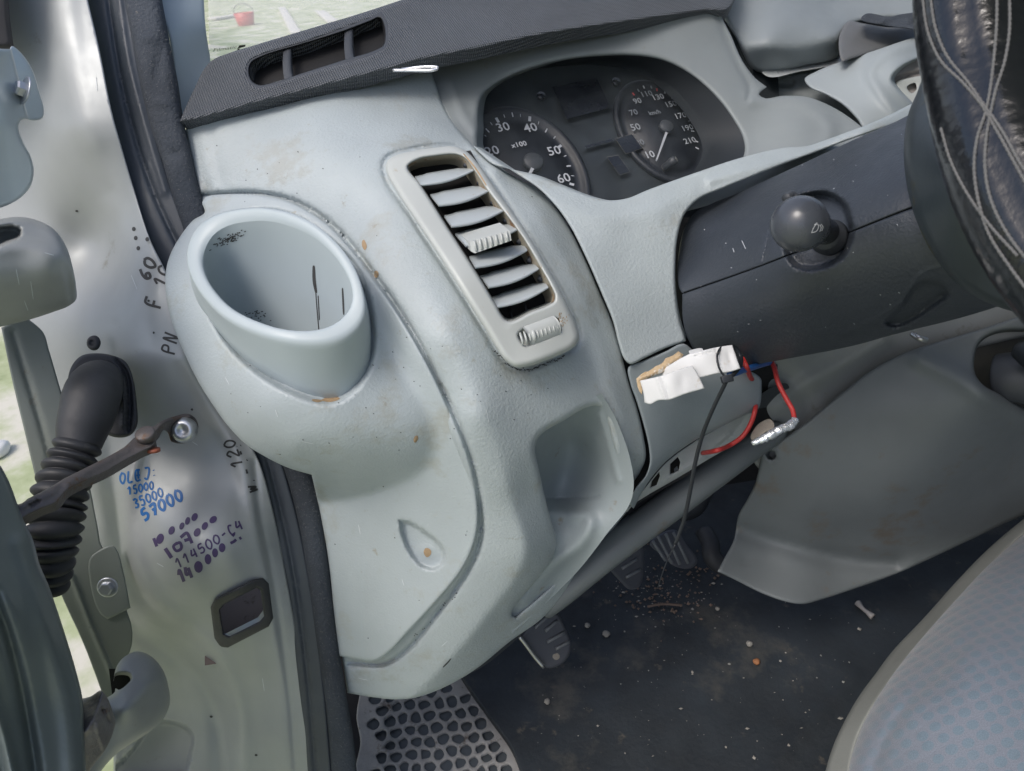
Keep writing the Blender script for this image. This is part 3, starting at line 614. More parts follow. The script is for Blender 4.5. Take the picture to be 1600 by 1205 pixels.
# knee panel, fuse strip, brace bar
KN = [(985, 580, .785), (1072, 538, .80), (1187, 594, .86), (1180, 640, .875), (1100, 600, .82), (1050, 650, .815), (1120, 660, .85), (1010, 700, .815), (1060, 715, .86), (1005, 780, .86), (1000, 750, .83), (1110, 690, .88)]
knee = panel('knee_panel', [(982, 574), (1000, 566), (1040, 549), (1068, 537), (1080, 545), (1096, 562), (1140, 572), (1180, 584), (1189, 592), (1190, 602), (1184, 640), (1166, 648), (1125, 668), (1080, 692), (1040, 722), (1010, 758), (990, 795, 1), (984, 788), (992, 765), (1008, 745), (1015, 725), (1014, 700), (1006, 665), (994, 625), (985, 600)],
    KN, m_under, dash, res=5, edge=(4.5, .004), skirt=F*.03, feats=[blob(1130, 575, 60, 12, 10, .004), groove([(1015, 760), (1045, 728), (1090, 698), (1150, 665), (1175, 655)], 12, .008)])
fuse = panel('fuse_strip', [(980, 800, 1), (1012, 757), (1042, 722), (1085, 690), (1130, 664), (1168, 642), (1178, 646), (1170, 666), (1150, 690), (1100, 722), (1050, 752), (1010, 775), (975, 800)], [(980, 800, .90), (1010, 760, .885), (1080, 695, .895), (1178, 646, .92), (1100, 722, .91), (1020, 775, .90)], M('fuse_plastic', (.34, .36, .36), .5, bump=(480, .15, .001), var=.05), dash, res=5, edge=(3, .002), skirt=F*.01,
    holes=[[(1047, 725, 1), (1059, 714, 1), (1063, 722, 1), (1060, 736, 1), (1047, 741, 1)], [(1018, 752, 1), (1030, 737, 1), (1031, 744, 1), (1026, 758, 1), (1016, 762, 1)]], hedge=(2, .001), feats=[groove([(1105, 712), (1150, 672), (1162, 655)], 3, .003), groove([(1040, 750), (1100, 712), (1140, 678)], 4, -.003)])
panel('knee_gap_shade', [(950, 520, 1), (1080, 500, 1), (1215, 570, 1), (1215, 690, 1), (1010, 830, 1), (965, 790, 1)], [(950, 520, .90), (1080, 500, .93), (1215, 570, 1.0), (1215, 690, 1.03), (1000, 830, .96)], m_black, dash, res=20, edge=(2, 0), skirt=F*.003)  # black sheet added behind the panel gaps as their shade
panel('underdash_shade', [(900, 500, 1), (1300, 500, 1), (1300, 900, 1), (1000, 990, 1), (700, 1060, 1)], [(900, 500, 1.55), (1300, 500, 1.6), (1300, 900, 1.55), (1000, 960, 1.5), (720, 1050, 1.45)], m_black, dash, res=30, edge=(2, 0), skirt=F*.003)  # black sheet standing in for the deep shade behind the pedals
quad('slot_back', [P(x, y, .925) for x, y in ((990, 790), (1000, 740), (1080, 700), (1080, 740))], m_black, dash)
quad('slot_clip', [P(x, y, .915) for x, y in ((1053, 733), (1058, 728), (1060, 735), (1054, 740))], m_under, dash)
tube('brace_bar', [(850, 945, .955), (880, 920, .945), (950, 862, .94), (1060, 780, .96), (1150, 715, .985), (1215, 672, 1.02)], [.022, .024, .025, .025, .023, .018], m_cons, dash, seg=18, n=10, flat=.8)
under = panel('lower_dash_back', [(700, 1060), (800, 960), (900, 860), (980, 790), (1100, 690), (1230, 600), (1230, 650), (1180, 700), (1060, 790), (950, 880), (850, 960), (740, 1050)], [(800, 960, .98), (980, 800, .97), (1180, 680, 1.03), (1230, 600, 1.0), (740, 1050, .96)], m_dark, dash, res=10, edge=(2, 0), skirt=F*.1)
# defroster strip with grille
DC = [(281, 191, .81), (330, 95, .86), (480, 45, .89), (640, -5, .92), (900, -40, .97), (1140, -40, 1.03), (1140, 12, .99), (1000, 30, .94), (860, 52, .885), (760, 72, .855), (640, 100, .835), (500, 140, .82), (380, 168, .812)]
dfl = Field(DC); dx = unit(P(900, 20, .93)-P(330, 160, .82)); dy = unit(np.cross(dx, np.cross(P(480, 45, .89)-P(500, 140, .82), dx)))
dstrip = panel('defroster_strip', [(281, 190, 1), (290, 168), (304, 138), (319, 108), (332, 94), (355, 84), (400, 70), (480, 46), (560, 22), (640, -4), (720, -28), (900, -80), (1050, -105, 1), (1160, -105, 1), (1139, 13), (1100, 17), (1000, 31), (930, 41), (860, 52), (800, 64), (740, 77), (660, 93), (605, 108), (560, 120), (480, 141), (400, 161), (340, 178), (300, 188)],
    dfl, m_strip, dash, res=6, edge=(7, .006), skirt=F*.02+UP*-.004, hedge=(5, .004), uvb=(dx, dy),
    holes=[[(386, 110), (391, 95), (403, 88), (480, 64), (540, 44), (576, 30), (596, 24), (602, 33), (605, 60), (602, 73), (591, 80), (540, 96), (480, 115), (420, 134), (403, 137), (390, 129)]],
    feats=[groove([(382, 112), (386, 96), (400, 87), (480, 62), (585, 26), (604, 26), (608, 60), (600, 77), (480, 117), (400, 139), (386, 130)], 4, -.002, True), blob(470, 92, 130, 50, -17, -.003)])
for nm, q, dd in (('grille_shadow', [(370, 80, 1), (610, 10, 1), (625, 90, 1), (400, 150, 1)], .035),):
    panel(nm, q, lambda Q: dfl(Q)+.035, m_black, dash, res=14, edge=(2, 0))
rim_ = [(382, 111), (387, 93), (400, 84), (480, 60), (540, 40), (578, 25), (598, 19), (606, 30), (609, 60), (605, 76), (592, 84), (540, 100), (480, 119), (420, 138), (401, 141), (386, 131)]
rimin = [(389, 110), (393, 98), (404, 91), (480, 67), (540, 48), (577, 34), (594, 28), (599, 36), (602, 60), (599, 71), (590, 77), (540, 93), (480, 112), (420, 131), (404, 133), (393, 126)]
rr = panel('grille_rim', rim_, lambda Q: dfl(Q)-.0015, m_dark, dash, holes=[rimin], res=4, edge=(2.5, .0025), hedge=(3, .005), skirt=F*.004)
# inner walls of the grille
op2 = spl(rimin, 6); A = P(op2[:, 0], op2[:, 1], dfl(op2)+.002); Bk = A+unit(ray(490, 85))*.04-UP*.004; n_ = len(A)
mesh_obj('grille_duct', np.concatenate([A, Bk]), [[i, (i+1) % n_, n_+(i+1) % n_, n_+i] for i in range(n_)], M('duct_plastic', (.018, .018, .02), .5), dash)
def vane(x0, y0, x1, y1):
    V = []; fc = []
    prof = [(0, 0), (3, -1.2), (7, -1), (12, 0), (15, 2)]
    for k in range(6):
        t = k/5; x = x0+(x1-x0)*t+3*sin(pi*t)*-.6; y = y0+(y1-y0)*t
        for (ox, oz) in prof: V.append(P(x+ox, y+ox*-.28, dfl([[x, y]])[0]+.004+.0011*(oz+2)+(.012 if ox == 15 else 0)))
    for i in range(5):
        for j in range(4): a = i*5+j; fc.append([a, a+1, a+6, a+5])
    return mesh_obj('grille_vane', V, fc, m_dark, dash)
vane(443, 78, 444, 124); vane(539, 47, 540, 95)
# passenger side pieces
roll = panel('centre_dash_roll', [(1115, -110, 1), (1800, -140, 1), (1800, 0, 1), (1460, 28), (1345, 34), (1325, 42), (1313, 60), (1310, 88), (1260, 102), (1190, 114), (1176, 108), (1150, 60), (1126, 16)], [(1800, -100, 1.30), (1800, 0, 1.25), (1120, -110, 1.09), (1130, 0, 1.06), (1440, -20, 1.14), (1200, 60, 1.02), (1300, 60, 1.05), (1200, 110, 1.06), (1310, 85, 1.08), (1440, 30, 1.10), (1300, 10, 1.10), (1170, 20, 1.06)], M('centre_plastic', (.25, .28, .295), .45, bump=(400, .15, .001), var=.04), dash, res=8, edge=(8, .012), skirt=F*.03, feats=[groove([(1170, 72), (1240, 74), (1310, 62)], 14, -.006)])
ledge = panel('chrome_ledge', [(1190, 112), (1225, 104), (1275, 94), (1318, 90), (1322, 98), (1295, 104), (1250, 112), (1200, 120)], [(1190, 112, 1.06), (1320, 95, 1.09), (1250, 115, 1.05)], M('pale_trim', (.45, .48, .49), .3), dash, res=4, edge=(3, .003))
flap = panel('centre_flap', [(1326, 33), (1345, 36), (1380, 42), (1460, 52), (1460, 62), (1410, 70), (1370, 80), (1330, 92), (1316, 96), (1311, 80), (1312, 55)], [(1315, 60, 1.04), (1440, 55, 1.10), (1350, 80, 1.03), (1400, 50, 1.08)], M('flap_plastic', (.13, .135, .14), .5, bump=(400, .2, .001)), dash, res=6, edge=(6, .006))
panel('gap_shade', [(1100, -30, 1), (1900, -60, 1), (1900, 330, 1), (1480, 240), (1100, 120, 1)], [(1150, 0, 1.2), (1900, -50, 1.5), (1900, 300, 1.3), (1460, 0, 1.25), (1460, 200, 1.1), (1150, 160, 1.12)], m_black, dash, res=30, edge=(2, 0))  # black sheet that fills the gaps between dash parts with shade
patch_d = panel('cloth_rag', [(1345, 30), (1352, 22), (1390, 26), (1410, 22), (1445, 22), (1455, 46), (1410, 44), (1380, 40)], [(1345, 30, 1.03), (1450, 30, 1.06), (1400, 45, 1.02)], m_seal, dash, res=4, edge=(4, .006), feats=[blob(1380, 32, 10, 5, 0, -.01), blob(1420, 32, 10, 5, 0, -.01)])
panel('centre_base', [(1160, 96, 1), (1340, 80, 1), (1345, 215, 1), (1250, 190), (1180, 165, 1)], [(1160, 100, 1.10), (1340, 90, 1.13), (1340, 210, 1.06), (1180, 160, 1.07)], m_hood, dash, res=6, edge=(3, .002), skirt=F*.01, feats=[groove([(1196, 117), (1240, 114), (1290, 104)], 4, .010), dent([(1212, 130), (1225, 126), (1243, 128), (1240, 136), (1220, 138)], .012, 5), groove([(1180, 146), (1240, 142), (1280, 150)], 6, -.004)])
right = panel('passenger_side_dash', [(1257, 124), (1275, 112), (1310, 98), (1370, 78), (1430, 58), (1470, 48), (1800, -10, 1), (1800, 300, 1), (1400, 225), (1350, 203), (1340, 188), (1318, 165), (1290, 148), (1264, 136)], [(1800, 0, 1.22), (1800, 300, 1.05), (1260, 125, 1.02), (1330, 95, 1.03), (1450, 55, 1.06), (1350, 150, .98), (1350, 200, .96), (1450, 200, .98), (1400, 110, .98)], M('side_dash_plastic', (.30, .335, .35), .5, bump=(480, .2, .001), var=.05), dash, res=5, edge=(6, .006), skirt=F*.03,
    holes=[[(1393, 124), (1400, 112), (1420, 98), (1450, 88), (1475, 90), (1475, 210, 1), (1440, 190), (1425, 162), (1405, 142)]], hedge=(5, .008), feats=[groove([(1460, 64), (1400, 76), (1370, 95), (1360, 115), (1375, 145), (1402, 180)], 9, -.006)])
panel('vent_recess', [(1385, 110, 1), (1475, 70, 1), (1475, 215, 1), (1400, 180, 1)], [(1385, 120, 1.01), (1475, 90, 1.04), (1475, 210, 1.0)], M('recess_plastic', (.28, .26, .25), .5), dash, res=8, edge=(2, 0), feats=[groove([(1394, 128), (1420, 118), (1475, 112)], 4, .01)])
panel('vent_button', [(1400, 130), (1420, 122), (1445, 121), (1450, 190), (1430, 168), (1412, 148)], [(1400, 130, 1.0), (1445, 121, 1.01), (1440, 180, .99)], m_vent, dash, res=4, edge=(4, .004), holes=[[(1417, 136), (1430, 130), (1432, 140), (1424, 146)]], hedge=(1, .001))
# centre lower dash behind the column
P7 = [(1900, 320, 1.0), (1900, 470, .98), (1100, 520, .98), (1600, 440, .95), (1600, 500, .95), (1450, 545, .98), (1253, 668, 1.02), (1190, 700, 1.04), (1190, 600, 1.0), (1300, 560, 1.0)]
lowc = panel('centre_lower_dash', [(1130, 500, 1), (1900, 320, 1), (1900, 470, 1), (1450, 565), (1367, 600), (1253, 700), (1190, 735), (1170, 700), (1185, 620)], P7, M('centre_lower_plastic', (.235, .25, .25), .5, bump=(480, .15, .001), var=.08, dirt=[((.15, .14, .12), 12, .4)]), dash, res=8, edge=(6, .005), skirt=F*.03, feats=[groove([(1210, 640), (1260, 600), (1330, 560), (1380, 530)], 14, -.008), groove([(1200, 560), (1260, 640), (1230, 690)], 18, .008)])
tube('chrome_handle', [(1425, 522, .93), (1437, 529, .92), (1448, 532, .92)], .0035, m_steel, dash, seg=8)

# ================================================================ CUP HOLDER
cup = thing('cup_holder', 'pale round plastic cup holder with tilted rim and scuffed inside at the dash end', 'cup holder', P(450, 540, .72))
def loopring(pts, d, n=72):
    pl = spl(pts, 3); L = np.r_[0, np.cumsum(np.linalg.norm(np.diff(np.vstack([pl, pl[:1]]), axis=0), axis=1))]; t = np.linspace(0, L[-1], n, endpoint=False)
    q = np.vstack([pl, pl[:1]]); x = np.interp(t, L, q[:, 0]); y = np.interp(t, L, q[:, 1]); a = Field(d)(np.stack([x, y], 1)); return P(x, y, a)
# outer rim, inner rim, base: all start at the left-most point and run the same way
rim_out = [(294, 410), (297, 385), (312, 358), (335, 342), (370, 332), (410, 329), (450, 335), (490, 352), (525, 380), (552, 415), (568, 455), (571, 490), (560, 512), (535, 530), (500, 538), (450, 535), (400, 522), (350, 497), (318, 465), (300, 435)]
rim_in = [(315, 405), (318, 385), (332, 362), (355, 348), (385, 342), (415, 341), (450, 349), (485, 366), (515, 392), (536, 420), (549, 448), (551, 473), (543, 492), (525, 508), (500, 518), (455, 519), (412, 508), (365, 485), (338, 458), (321, 430)]
rim_mid = [((a+c)/2, (b+e)/2) for (a, b), (c, e) in zip(rim_out, rim_in)]
base_o = [(296, 425), (300, 395), (312, 365), (335, 348), (375, 338), (415, 336), (455, 342), (495, 362), (532, 395), (560, 435), (576, 480), (580, 545), (574, 575), (556, 603), (525, 625), (480, 622), (430, 595), (375, 555), (335, 510), (308, 470)]
RD = [(300, 420, .705), (410, 335, .705), (560, 450, .655), (560, 510, .645), (450, 530, .64), (330, 470, .68), (440, 430, .672), (500, 360, .68)]
o1 = loopring(rim_out, RD); i1 = loopring(rim_in, RD); m1 = loopring(rim_mid, RD)
BD = [(300, 420, .745), (415, 336, .79), (560, 440, .735), (580, 545, .70), (525, 630, .69), (400, 575, .69), (320, 490, .725), (500, 365, .76)]
b1 = loopring(base_o, BD)
axis_c = unit(np.cross(o1[18]-o1[0], o1[54]-o1[36])); axis_c = axis_c if np.dot(axis_c, F) < 0 else -axis_c
def smoothclosed(A): return A
out_ = [b1+(b1-b1.mean(0))*.03+F*.02, b1]
for t in (.25, .5, .75, .9, .97): out_.append(b1*(1-t)+o1*t)
out_ += [o1+axis_c*.0022, o1*.75+m1*.25+axis_c*.0042, m1+axis_c*.005, m1*.45+i1*.55+axis_c*.0042, i1+axis_c*.0015, i1-axis_c*.003]
ci = i1.mean(0); down = unit(-UP*.85+FW*.36+RT*.0)
prof = [(0, 1.0), (.008, .99)]+[(.010+.135*sin(t), .985*cos(t)**.55) for t in np.linspace(.05, 1.53, 16)]
inn = []
for h, sc in prof: inn.append(ci+(i1-ci)*sc*(1)-axis_c*.003+down*h)
def rings(name, rs, mat, parent, cap=True):
    n = len(rs[0]); V = np.concatenate(rs); fc = []
    for i in range(len(rs)-1):
        for k in range(n): fc.append([i*n+k, i*n+(k+1) % n, (i+1)*n+(k+1) % n, (i+1)*n+k])
    if cap: fc.append([(len(rs)-1)*n+k for k in range(n)])
    return mesh_obj(name, V, fc, mat, parent)
rings('cup_rim', out_, m_cup, cup, False)
cin = rings('cup_inside', inn, m_cup, cup)
stroke('scratch', cin, [[(490, 415), (491, 440), (494, 458)]], 5, m_scuff, cup, taper=True); stroke('scratch', cin, [[(492, 440), (495, 480), (498, 515)], [(497, 462), (499, 500)]], 1.6, m_scuff, cup)
stroke('scratch', cin, [[(535, 450), (536, 470), (537, 492)]], 3, m_scuff, cup, taper=True)
sc = []
for _ in range(95):
    t = rng.normal(0, 1); x = 358+t*11+rng.normal(0, 4); y = 374-t*4.2+rng.normal(0, 3.4); L_ = rng.uniform(1, 3.4); sc.append([(x, y), (x+L_, y-L_*.5)])
for _ in range(30):
    x = 398+rng.normal(0, 12); y = 492+rng.normal(0, 4); sc.append([(x, y), (x+2.2, y-.8)])
tag(stroke('scuff_marks', cin, sc, 1.3, m_scuff, cup, step=1), kind='stuff')

# ================================================================ AIR VENT
vent = thing('air_vent', 'tall pale air vent with curved slats, ribbed slider, and rusty stain on its right edge', 'air vent', P(760, 560, .70))
VC = [(600, 262, .752), (650, 235, .765), (725, 232, .775), (640, 340, .708), (806, 340, .735), (722, 440, .672), (870, 450, .705), (800, 570, .672), (904, 530, .705), (850, 570, .68), (720, 330, .722)]
vfl = Field(VC)
vhole = [(637, 261), (654, 249), (680, 244), (714, 242), (726, 247), (742, 268), (762, 298), (785, 328), (806, 356), (828, 390), (846, 421), (860, 446), (867, 463), (866, 470), (856, 477), (830, 487), (797, 502), (790, 500), (774, 475), (748, 432), (722, 391), (700, 357), (677, 320), (655, 286)]
wh = [(810, 523), (823, 513), (845, 505), (868, 498), (874, 502), (871, 508), (876, 515), (862, 525), (840, 534), (820, 539), (814, 533)]
vfr = panel('vent_frame', [(603, 266), (604, 254), (612, 246), (645, 236), (680, 231), (709, 229), (729, 237), (748, 257), (778, 300), (807, 340), (832, 378), (855, 418), (876, 455), (892, 487), (902, 512), (905, 528), (898, 541), (871, 556), (845, 566), (826, 572), (806, 574), (789, 563), (775, 543), (761, 519), (735, 478), (709, 436), (678, 388), (645, 338), (620, 300)],
    vfl, m_vent, vent, holes=[vhole, wh], res=4, edge=(10, .010), hedge=(5, .006), skirt=F*.03, feats=[groove([(797, 510), (830, 493), (866, 484)], 5, -.001)])
op2 = spl(vhole, 5); A = P(op2[:, 0], op2[:, 1], vfl(op2)+.004); q_ = op2.mean(0); Bk = A+unit(ray(757, 370))*.034-R*.0065-U*.0075; n_ = len(A)
wall = mesh_obj('vent_wall', np.concatenate([A, Bk]), [[i, (i+1) % n_, n_+(i+1) % n_, n_+i] for i in range(n_)], M('vent_wall_plastic', (.34, .31, .24), .6, dirt=[((.22, .11, .04), 50, .45)], var=.15), vent)
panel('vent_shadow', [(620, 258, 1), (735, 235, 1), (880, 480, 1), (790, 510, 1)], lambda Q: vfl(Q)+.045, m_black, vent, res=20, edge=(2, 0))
for (xa, ya, xb, yb) in ((795, 478, 802, 502), (818, 470, 826, 494)): tube('deflector', [(xa, ya, .725), (xb, yb, .715)], .001, m_dark, vent, seg=6, n=2)
SL = [((657, 289), (740, 266), (648, 275), (735, 261), 4), ((686, 321), (764, 298), (672, 303), (756, 289), 4), ((706, 354), (787, 329), (694, 336), (777, 320), 4), ((728, 384), (810, 358), (711, 364), (797, 348), 4),
      ((743, 418), (824, 391), (733, 400), (818, 381), 4), ((764, 449), (842, 420), (750, 430), (834, 410), 4), ((777, 480), (857, 449), (766, 464), (851, 439), 4)]
slat_objs = []
for k, (fl, fr2, bl, br, sag) in enumerate(SL):
    V = []; n1 = 15; rows = 6
    for j in range(rows+3):
        for i in range(n1):
            t = i/(n1-1); fx = fl[0]+(fr2[0]-fl[0])*t+sag*sin(pi*t)*.5; fy = fl[1]+(fr2[1]-fl[1])*t+sag*sin(pi*t)*1.2
            bx = bl[0]+(br[0]-bl[0])*t; by = bl[1]+(br[1]-bl[1])*t+.5-2.0*sst((t-.1)/.15)*(1-sst((t-.8)/.1))
            s = min(j, rows)/rows; x = fx+(bx-fx)*s; y = fy+(by-fy)*s; d = float(vfl([[fx, fy]])[0])+.004+.024*s-.0025*sin(pi*s)
            if j == rows+1: x, y, d = bx, by+2, d+.002
            V.append(P(x, y, d))
    # underside: front lip then back
    fr_row = [V[i]-UP*.0016+FW*.0006 for i in range(n1)]; fr_in = [V[rows*n1+i]-UP*.002 for i in range(n1)]
    V = V[:(rows+1)*n1]+fr_row+fr_in; fc = []
    R_ = rows+1
    for j in range(rows):
        for i in range(n1-1): a = j*n1+i; fc.append([a, a+1, a+n1+1, a+n1])
    for i in range(n1-1):
        a = R_*n1+i; fc.append([i, a, a+1, i+1]); fc.append([a, a+n1, a+n1+1, a+1]); fc.append([a+n1, rows*n1+i, rows*n1+i+1, a+n1+1])
    o = mesh_obj('slat', V, fc, m_slat, vent); slat_objs.append(o)
    x, y = br[0]-8, br[1]+1; tube('pivot_pin', [(x, y-2, vfl([[x, y]])[0]+.022), (x+4, y-10, vfl([[x, y]])[0]+.026)], .0028, m_dark, o, seg=8, n=2)
# slider on the fourth slat
def hexa(name, front, back, d0, d1, mat, parent):
    V = [P(x, y, d0) for x, y in front]+[P(x, y, d1) for x, y in back]; n = len(front)
    fc = [list(range(n))]+[[(i+1) % n, i, n+i, n+(i+1) % n] for i in range(n)]+[[n+i for i in range(n)][::-1]]
    return mesh_obj(name, V, fc, mat, parent, smooth=False)
sl = hexa('slider', [(734, 378), (797, 361), (799, 376), (742, 396), (736, 393)], [(719, 366), (781, 348), (786, 362), (728, 384), (722, 380)], .694, .722, m_vent, vent)
for i in range(7):
    t = (i+.5)/7; x = 737+t*58; y = 377.5-t*16
    tube('slider_rib', [(x, y, .6935), (x+1.5, y+8, .6915), (x+3.5, y+16-t*2, .6935)], .0013, m_vent, sl, seg=8, n=4)
# thumbwheel
wc = P(842, 519, float(vfl([[842, 519]])[0])+.0080); wax = unit(P(872, 508, vfl([[872, 508]])[0])-P(814, 530, vfl([[814, 530]])[0]))
V = []; fc = []; ns = 40; nr = 13
for j in range(nr):
    t = j/(nr-1)
    for i in range(ns):
        a = 2*pi*i/ns; rad = .0115+0
        rad *= (.93 if j in (0, nr-1) else 1)
        V.append(wc+wax*(t-.5)*.036+rad*(unit(F-wax*np.dot(F, wax))*cos(a)+np.cross(wax, unit(F-wax*np.dot(F, wax)))*sin(a)))
for j in range(nr-1):
    for i in range(ns): fc.append([j*ns+i, j*ns+(i+1) % ns, (j+1)*ns+(i+1) % ns, (j+1)*ns+i])
fc.append(list(range(ns))); fc.append([(nr-1)*ns+i for i in range(ns)][::-1])
tw = mesh_obj('thumbwheel', V, fc, m_vent, vent)
for i in range(10):
    x = 814+i*6.2; y = 529.5-i*2.3; dd = float(vfl([[x, y]])[0])
    tube('wheel_rib', [(x-1.5, y-9, dd+.0025), (x, y-4, dd-.0030), (x+1.2, y, dd-.0045), (x+2.5, y+5, dd-.0040), (x+3, y+9, dd-.001)], .0011 if i != 3 else .0022, m_vent, tw, seg=8, n=4)
stroke('rust_stain', vfr, [[(790, 330), (800, 346), (812, 362)]], 4, m_glue, vfr)
for q_ in ([(724, 240), (742, 262), (760, 290)], [(812, 366), (822, 380)], [(838, 405), (846, 418)]): stroke('rust_stain', vfr, [q_], 2.6, m_glue, vfr, taper=True)
ey_ = []
for _ in range(26):
    x = 878+rng.normal(0, 5); y = 497+rng.normal(0, 5); ey_.append([(x, y), (x+rng.uniform(-2, 2), y+rng.uniform(1, 3))])
stroke('embossed_mark', vfr, ey_, 1.1, m_glue, vfr, step=1)

# ================================================================ INSTRUMENT CLUSTER
clu = thing('instrument_cluster', 'dark instrument cluster with two round dials behind a hazy lens, in the grey binnacle', 'instrument cluster', P(950, 320, .93))
ca, cb_, cc = P(790, 180, .95), P(1130, 120, 1.05), P(900, 300, .925)
cex = unit(cb_-ca); cn = unit(np.cross(cb_-ca, cc-ca)); cn = cn if np.dot(cn, F) < 0 else -cn; cey = unit(np.cross(cn, cex))
def onc(x, y, h=0):
    r_ = ray(x, y); t = np.dot(ca+cn*h-CAM, cn)/np.dot(r_, cn); return CAM+r_*t
def disc(name, c, rad, h, mat, parent, seg=48, r0=0):
    V = []; fc = []
    for i in range(seg):
        a = 2*pi*i/seg; V.append(c+cn*h+rad*(cex*cos(a)+cey*sin(a)))
    if r0:
        for i in range(seg):
            a = 2*pi*i/seg; V.append(c+cn*h+r0*(cex*cos(a)+cey*sin(a)))
        fc = [[i, (i+1) % seg, seg+(i+1) % seg, seg+i] for i in range(seg)]
    else: fc = [list(range(seg))]
    return mesh_obj(name, V, fc, mat, parent, smooth=False)
quad('cluster_face', [onc(700, 60, -.006), onc(1210, 40, -.006), onc(1230, 330, -.006), onc(720, 360, -.006)], m_cface, clu)
def size_at(x, y): return float(np.dot(onc(x, y)-CAM, F))/FPX
def dial(name, cx, cy, edge_pt, top_pt):
    c = onc(cx, cy); rad = abs(np.dot(onc(*edge_pt)-c, cex)); ry = abs(np.dot(onc(*top_pt)-c, cey))/rad
    g = lathe(name, c-cn*.006, cn, [(rad*1.17, .0), (rad*1.16, .006), (rad*1.10, .0075), (rad*1.05, .006), (rad*1.02, .002), (rad*.86, .0015), (rad*.85, .003), (0, .003)], m_face, clu, seg=64, ref=cey, sc=(1, ry))
    return g, c, rad
tach, tcn, trd = dial('rev_counter', 824, 268, (893, 240), (800, 178))
spd, scn_, srd = dial('speedometer', 1036, 203, (1091, 195), (1012, 134))
def num(s, x, y, sz, par, mat=None, b=.0002): text_mesh('numeral', s, onc(x, y, .0006), cex, cey, sz, mat or m_white, par, b)
k = size_at(830, 250)
for s, x, y in (('20', 769, 236), ('30', 786, 199), ('40', 829, 200), ('50', 866, 236), ('60', 881, 279)): num(s, x, y, .0185, tach)
num('x100', 811, 226, .0105, tach)
for s, x, y, m_ in (('10', 1015, 242, m_white), ('30', 1000, 223, m_grey), ('50', 993, 199, m_mid), ('70', 990, 176, m_grey), ('90', 996, 158, m_mid), ('110', 1010, 147, m_grey), ('130', 1028, 152, m_mid), ('150', 1048, 163, m_grey), ('170', 1063, 181, m_mid), ('190', 1074, 200, m_grey), ('210', 1078, 220, m_mid)): num(s, x, y, .0125 if s not in ('50', '10') else .015, spd, m_)
num('km/h', 1023, 176, .009, spd, m_grey)
def tick(x, y, cx, cy, L_, wd, mat, par):
    a = onc(x, y, .0006); c = onc(cx, cy, .0006); u = unit(c-a); v = np.cross(cn, u); mesh_obj('tick', [a+v*wd, a-v*wd, a-v*wd+u*L_, a+v*wd+u*L_], [[0, 1, 2, 3]], mat, par, smooth=False)
for x, y, L_, wd in ((757, 211, .003, .0004), (759, 201, .007, .0007), (766, 191, .005, .0004), (775, 184, .008, .0018), (787, 179, .005, .0004), (800, 176, .007, .0008), (813, 178, .005, .0004), (828, 182, .008, .0018), (842, 190, .005, .0004), (855, 201, .007, .0008), (868, 213, .005, .0005), (877, 227, .007, .0018), (885, 243, .004, .0005), (892, 259, .006, .0010), (897, 275, .004, .0005), (897, 289, .006, .0018)): tick(x, y, 822, 268, L_, wd, m_white, tach)
for x, y, m_ in ((988, 145, m_redp), (996, 139, m_grey), (1005, 134, m_white), (1017, 134, m_grey), (1026, 138, m_redp), (1039, 142, m_white), (1051, 150, m_white), (1062, 160, m_grey), (1071, 174, m_white), (1080, 188, m_grey), (1085, 205, m_grey), (1091, 222, m_white), (1092, 233, m_white)): tick(x, y, 1036, 203, .005, .0010, m_, spd)
def needle(x0, y0, x1, y1, par, wd=.0016):
    a, b = onc(x0, y0, .006), onc(x1, y1, .006); u = unit(b-a); v = np.cross(cn, u)
    V = [a+v*wd, a-v*wd, b-v*wd*.5, b+v*wd*.5]; V += [q+cn*.0015 for q in V]
    mesh_obj('needle', V, [[4, 5, 6, 7], [0, 1, 5, 4], [1, 2, 6, 5], [2, 3, 7, 6], [3, 0, 4, 7]], m_white, par, smooth=False)
needle(1041, 208, 1025, 252, spd); needle(832, 264, 824, 278, tach, .0022)
lathe('needle_hub', onc(1040, 200, .002), cn, [(.010, 0), (.010, .004), (.008, .006), (0, .006)], m_dark, spd, seg=24); lathe('needle_hub', onc(833, 255, .002), cn, [(.013, 0), (.013, .004), (.011, .006), (0, .006)], m_dark, tach, seg=24)
def cquad(name, pts, h, mat, par=clu, fr=None):
    n = len(pts); V = [onc(x, y, h) for x, y in pts]+[onc(x, y, h-.003) for x, y in pts]
    return mesh_obj(name, V, [list(range(n))]+[[i, (i+1) % n, n+(i+1) % n, n+i] for i in range(n)], mat, par, smooth=False)
cquad('display', [(863, 136), (932, 122), (954, 168), (886, 186)], .001, m_lcd)
for q in ([(962, 217), (987, 210), (1003, 231), (978, 240)], [(949, 246), (966, 243), (984, 268), (968, 273)]):
    cx_, cy_ = np.mean(q, 0); f_ = cquad('warning_lamp', [(cx_+(x-cx_)*1.09, cy_+(y-cy_)*1.09) for x, y in q], .0008, m_grey); f_.data.materials[0] = M('lamp_frame', (.08, .08, .075), .5); cquad('lamp_glass', q, .0014, m_lcd, f_)
cquad('lamp_bar', [(914, 228), (956, 217), (958, 220), (916, 231)], .001, m_lcd)
lathe('reset_stem', onc(1037, 263, 0), unit(cn+cex*.8), [(.005, 0), (.005, .010), (.0058, .011), (.0058, .018), (.004, .019), (0, .019)], m_dark, clu, seg=20)
tube('reset_rod', [(1036, 264, .97), (1058, 249, .96)], .0045, M('stem_plastic', (.16, .16, .15), .35), clu, seg=12, n=3)
for x, y in ((845, 152), (962, 130)): lathe('warning_symbol', onc(x, y, -.003), cn, [(.006, 0), (.006, .004), (0, .004)], m_lcd, clu, seg=20)
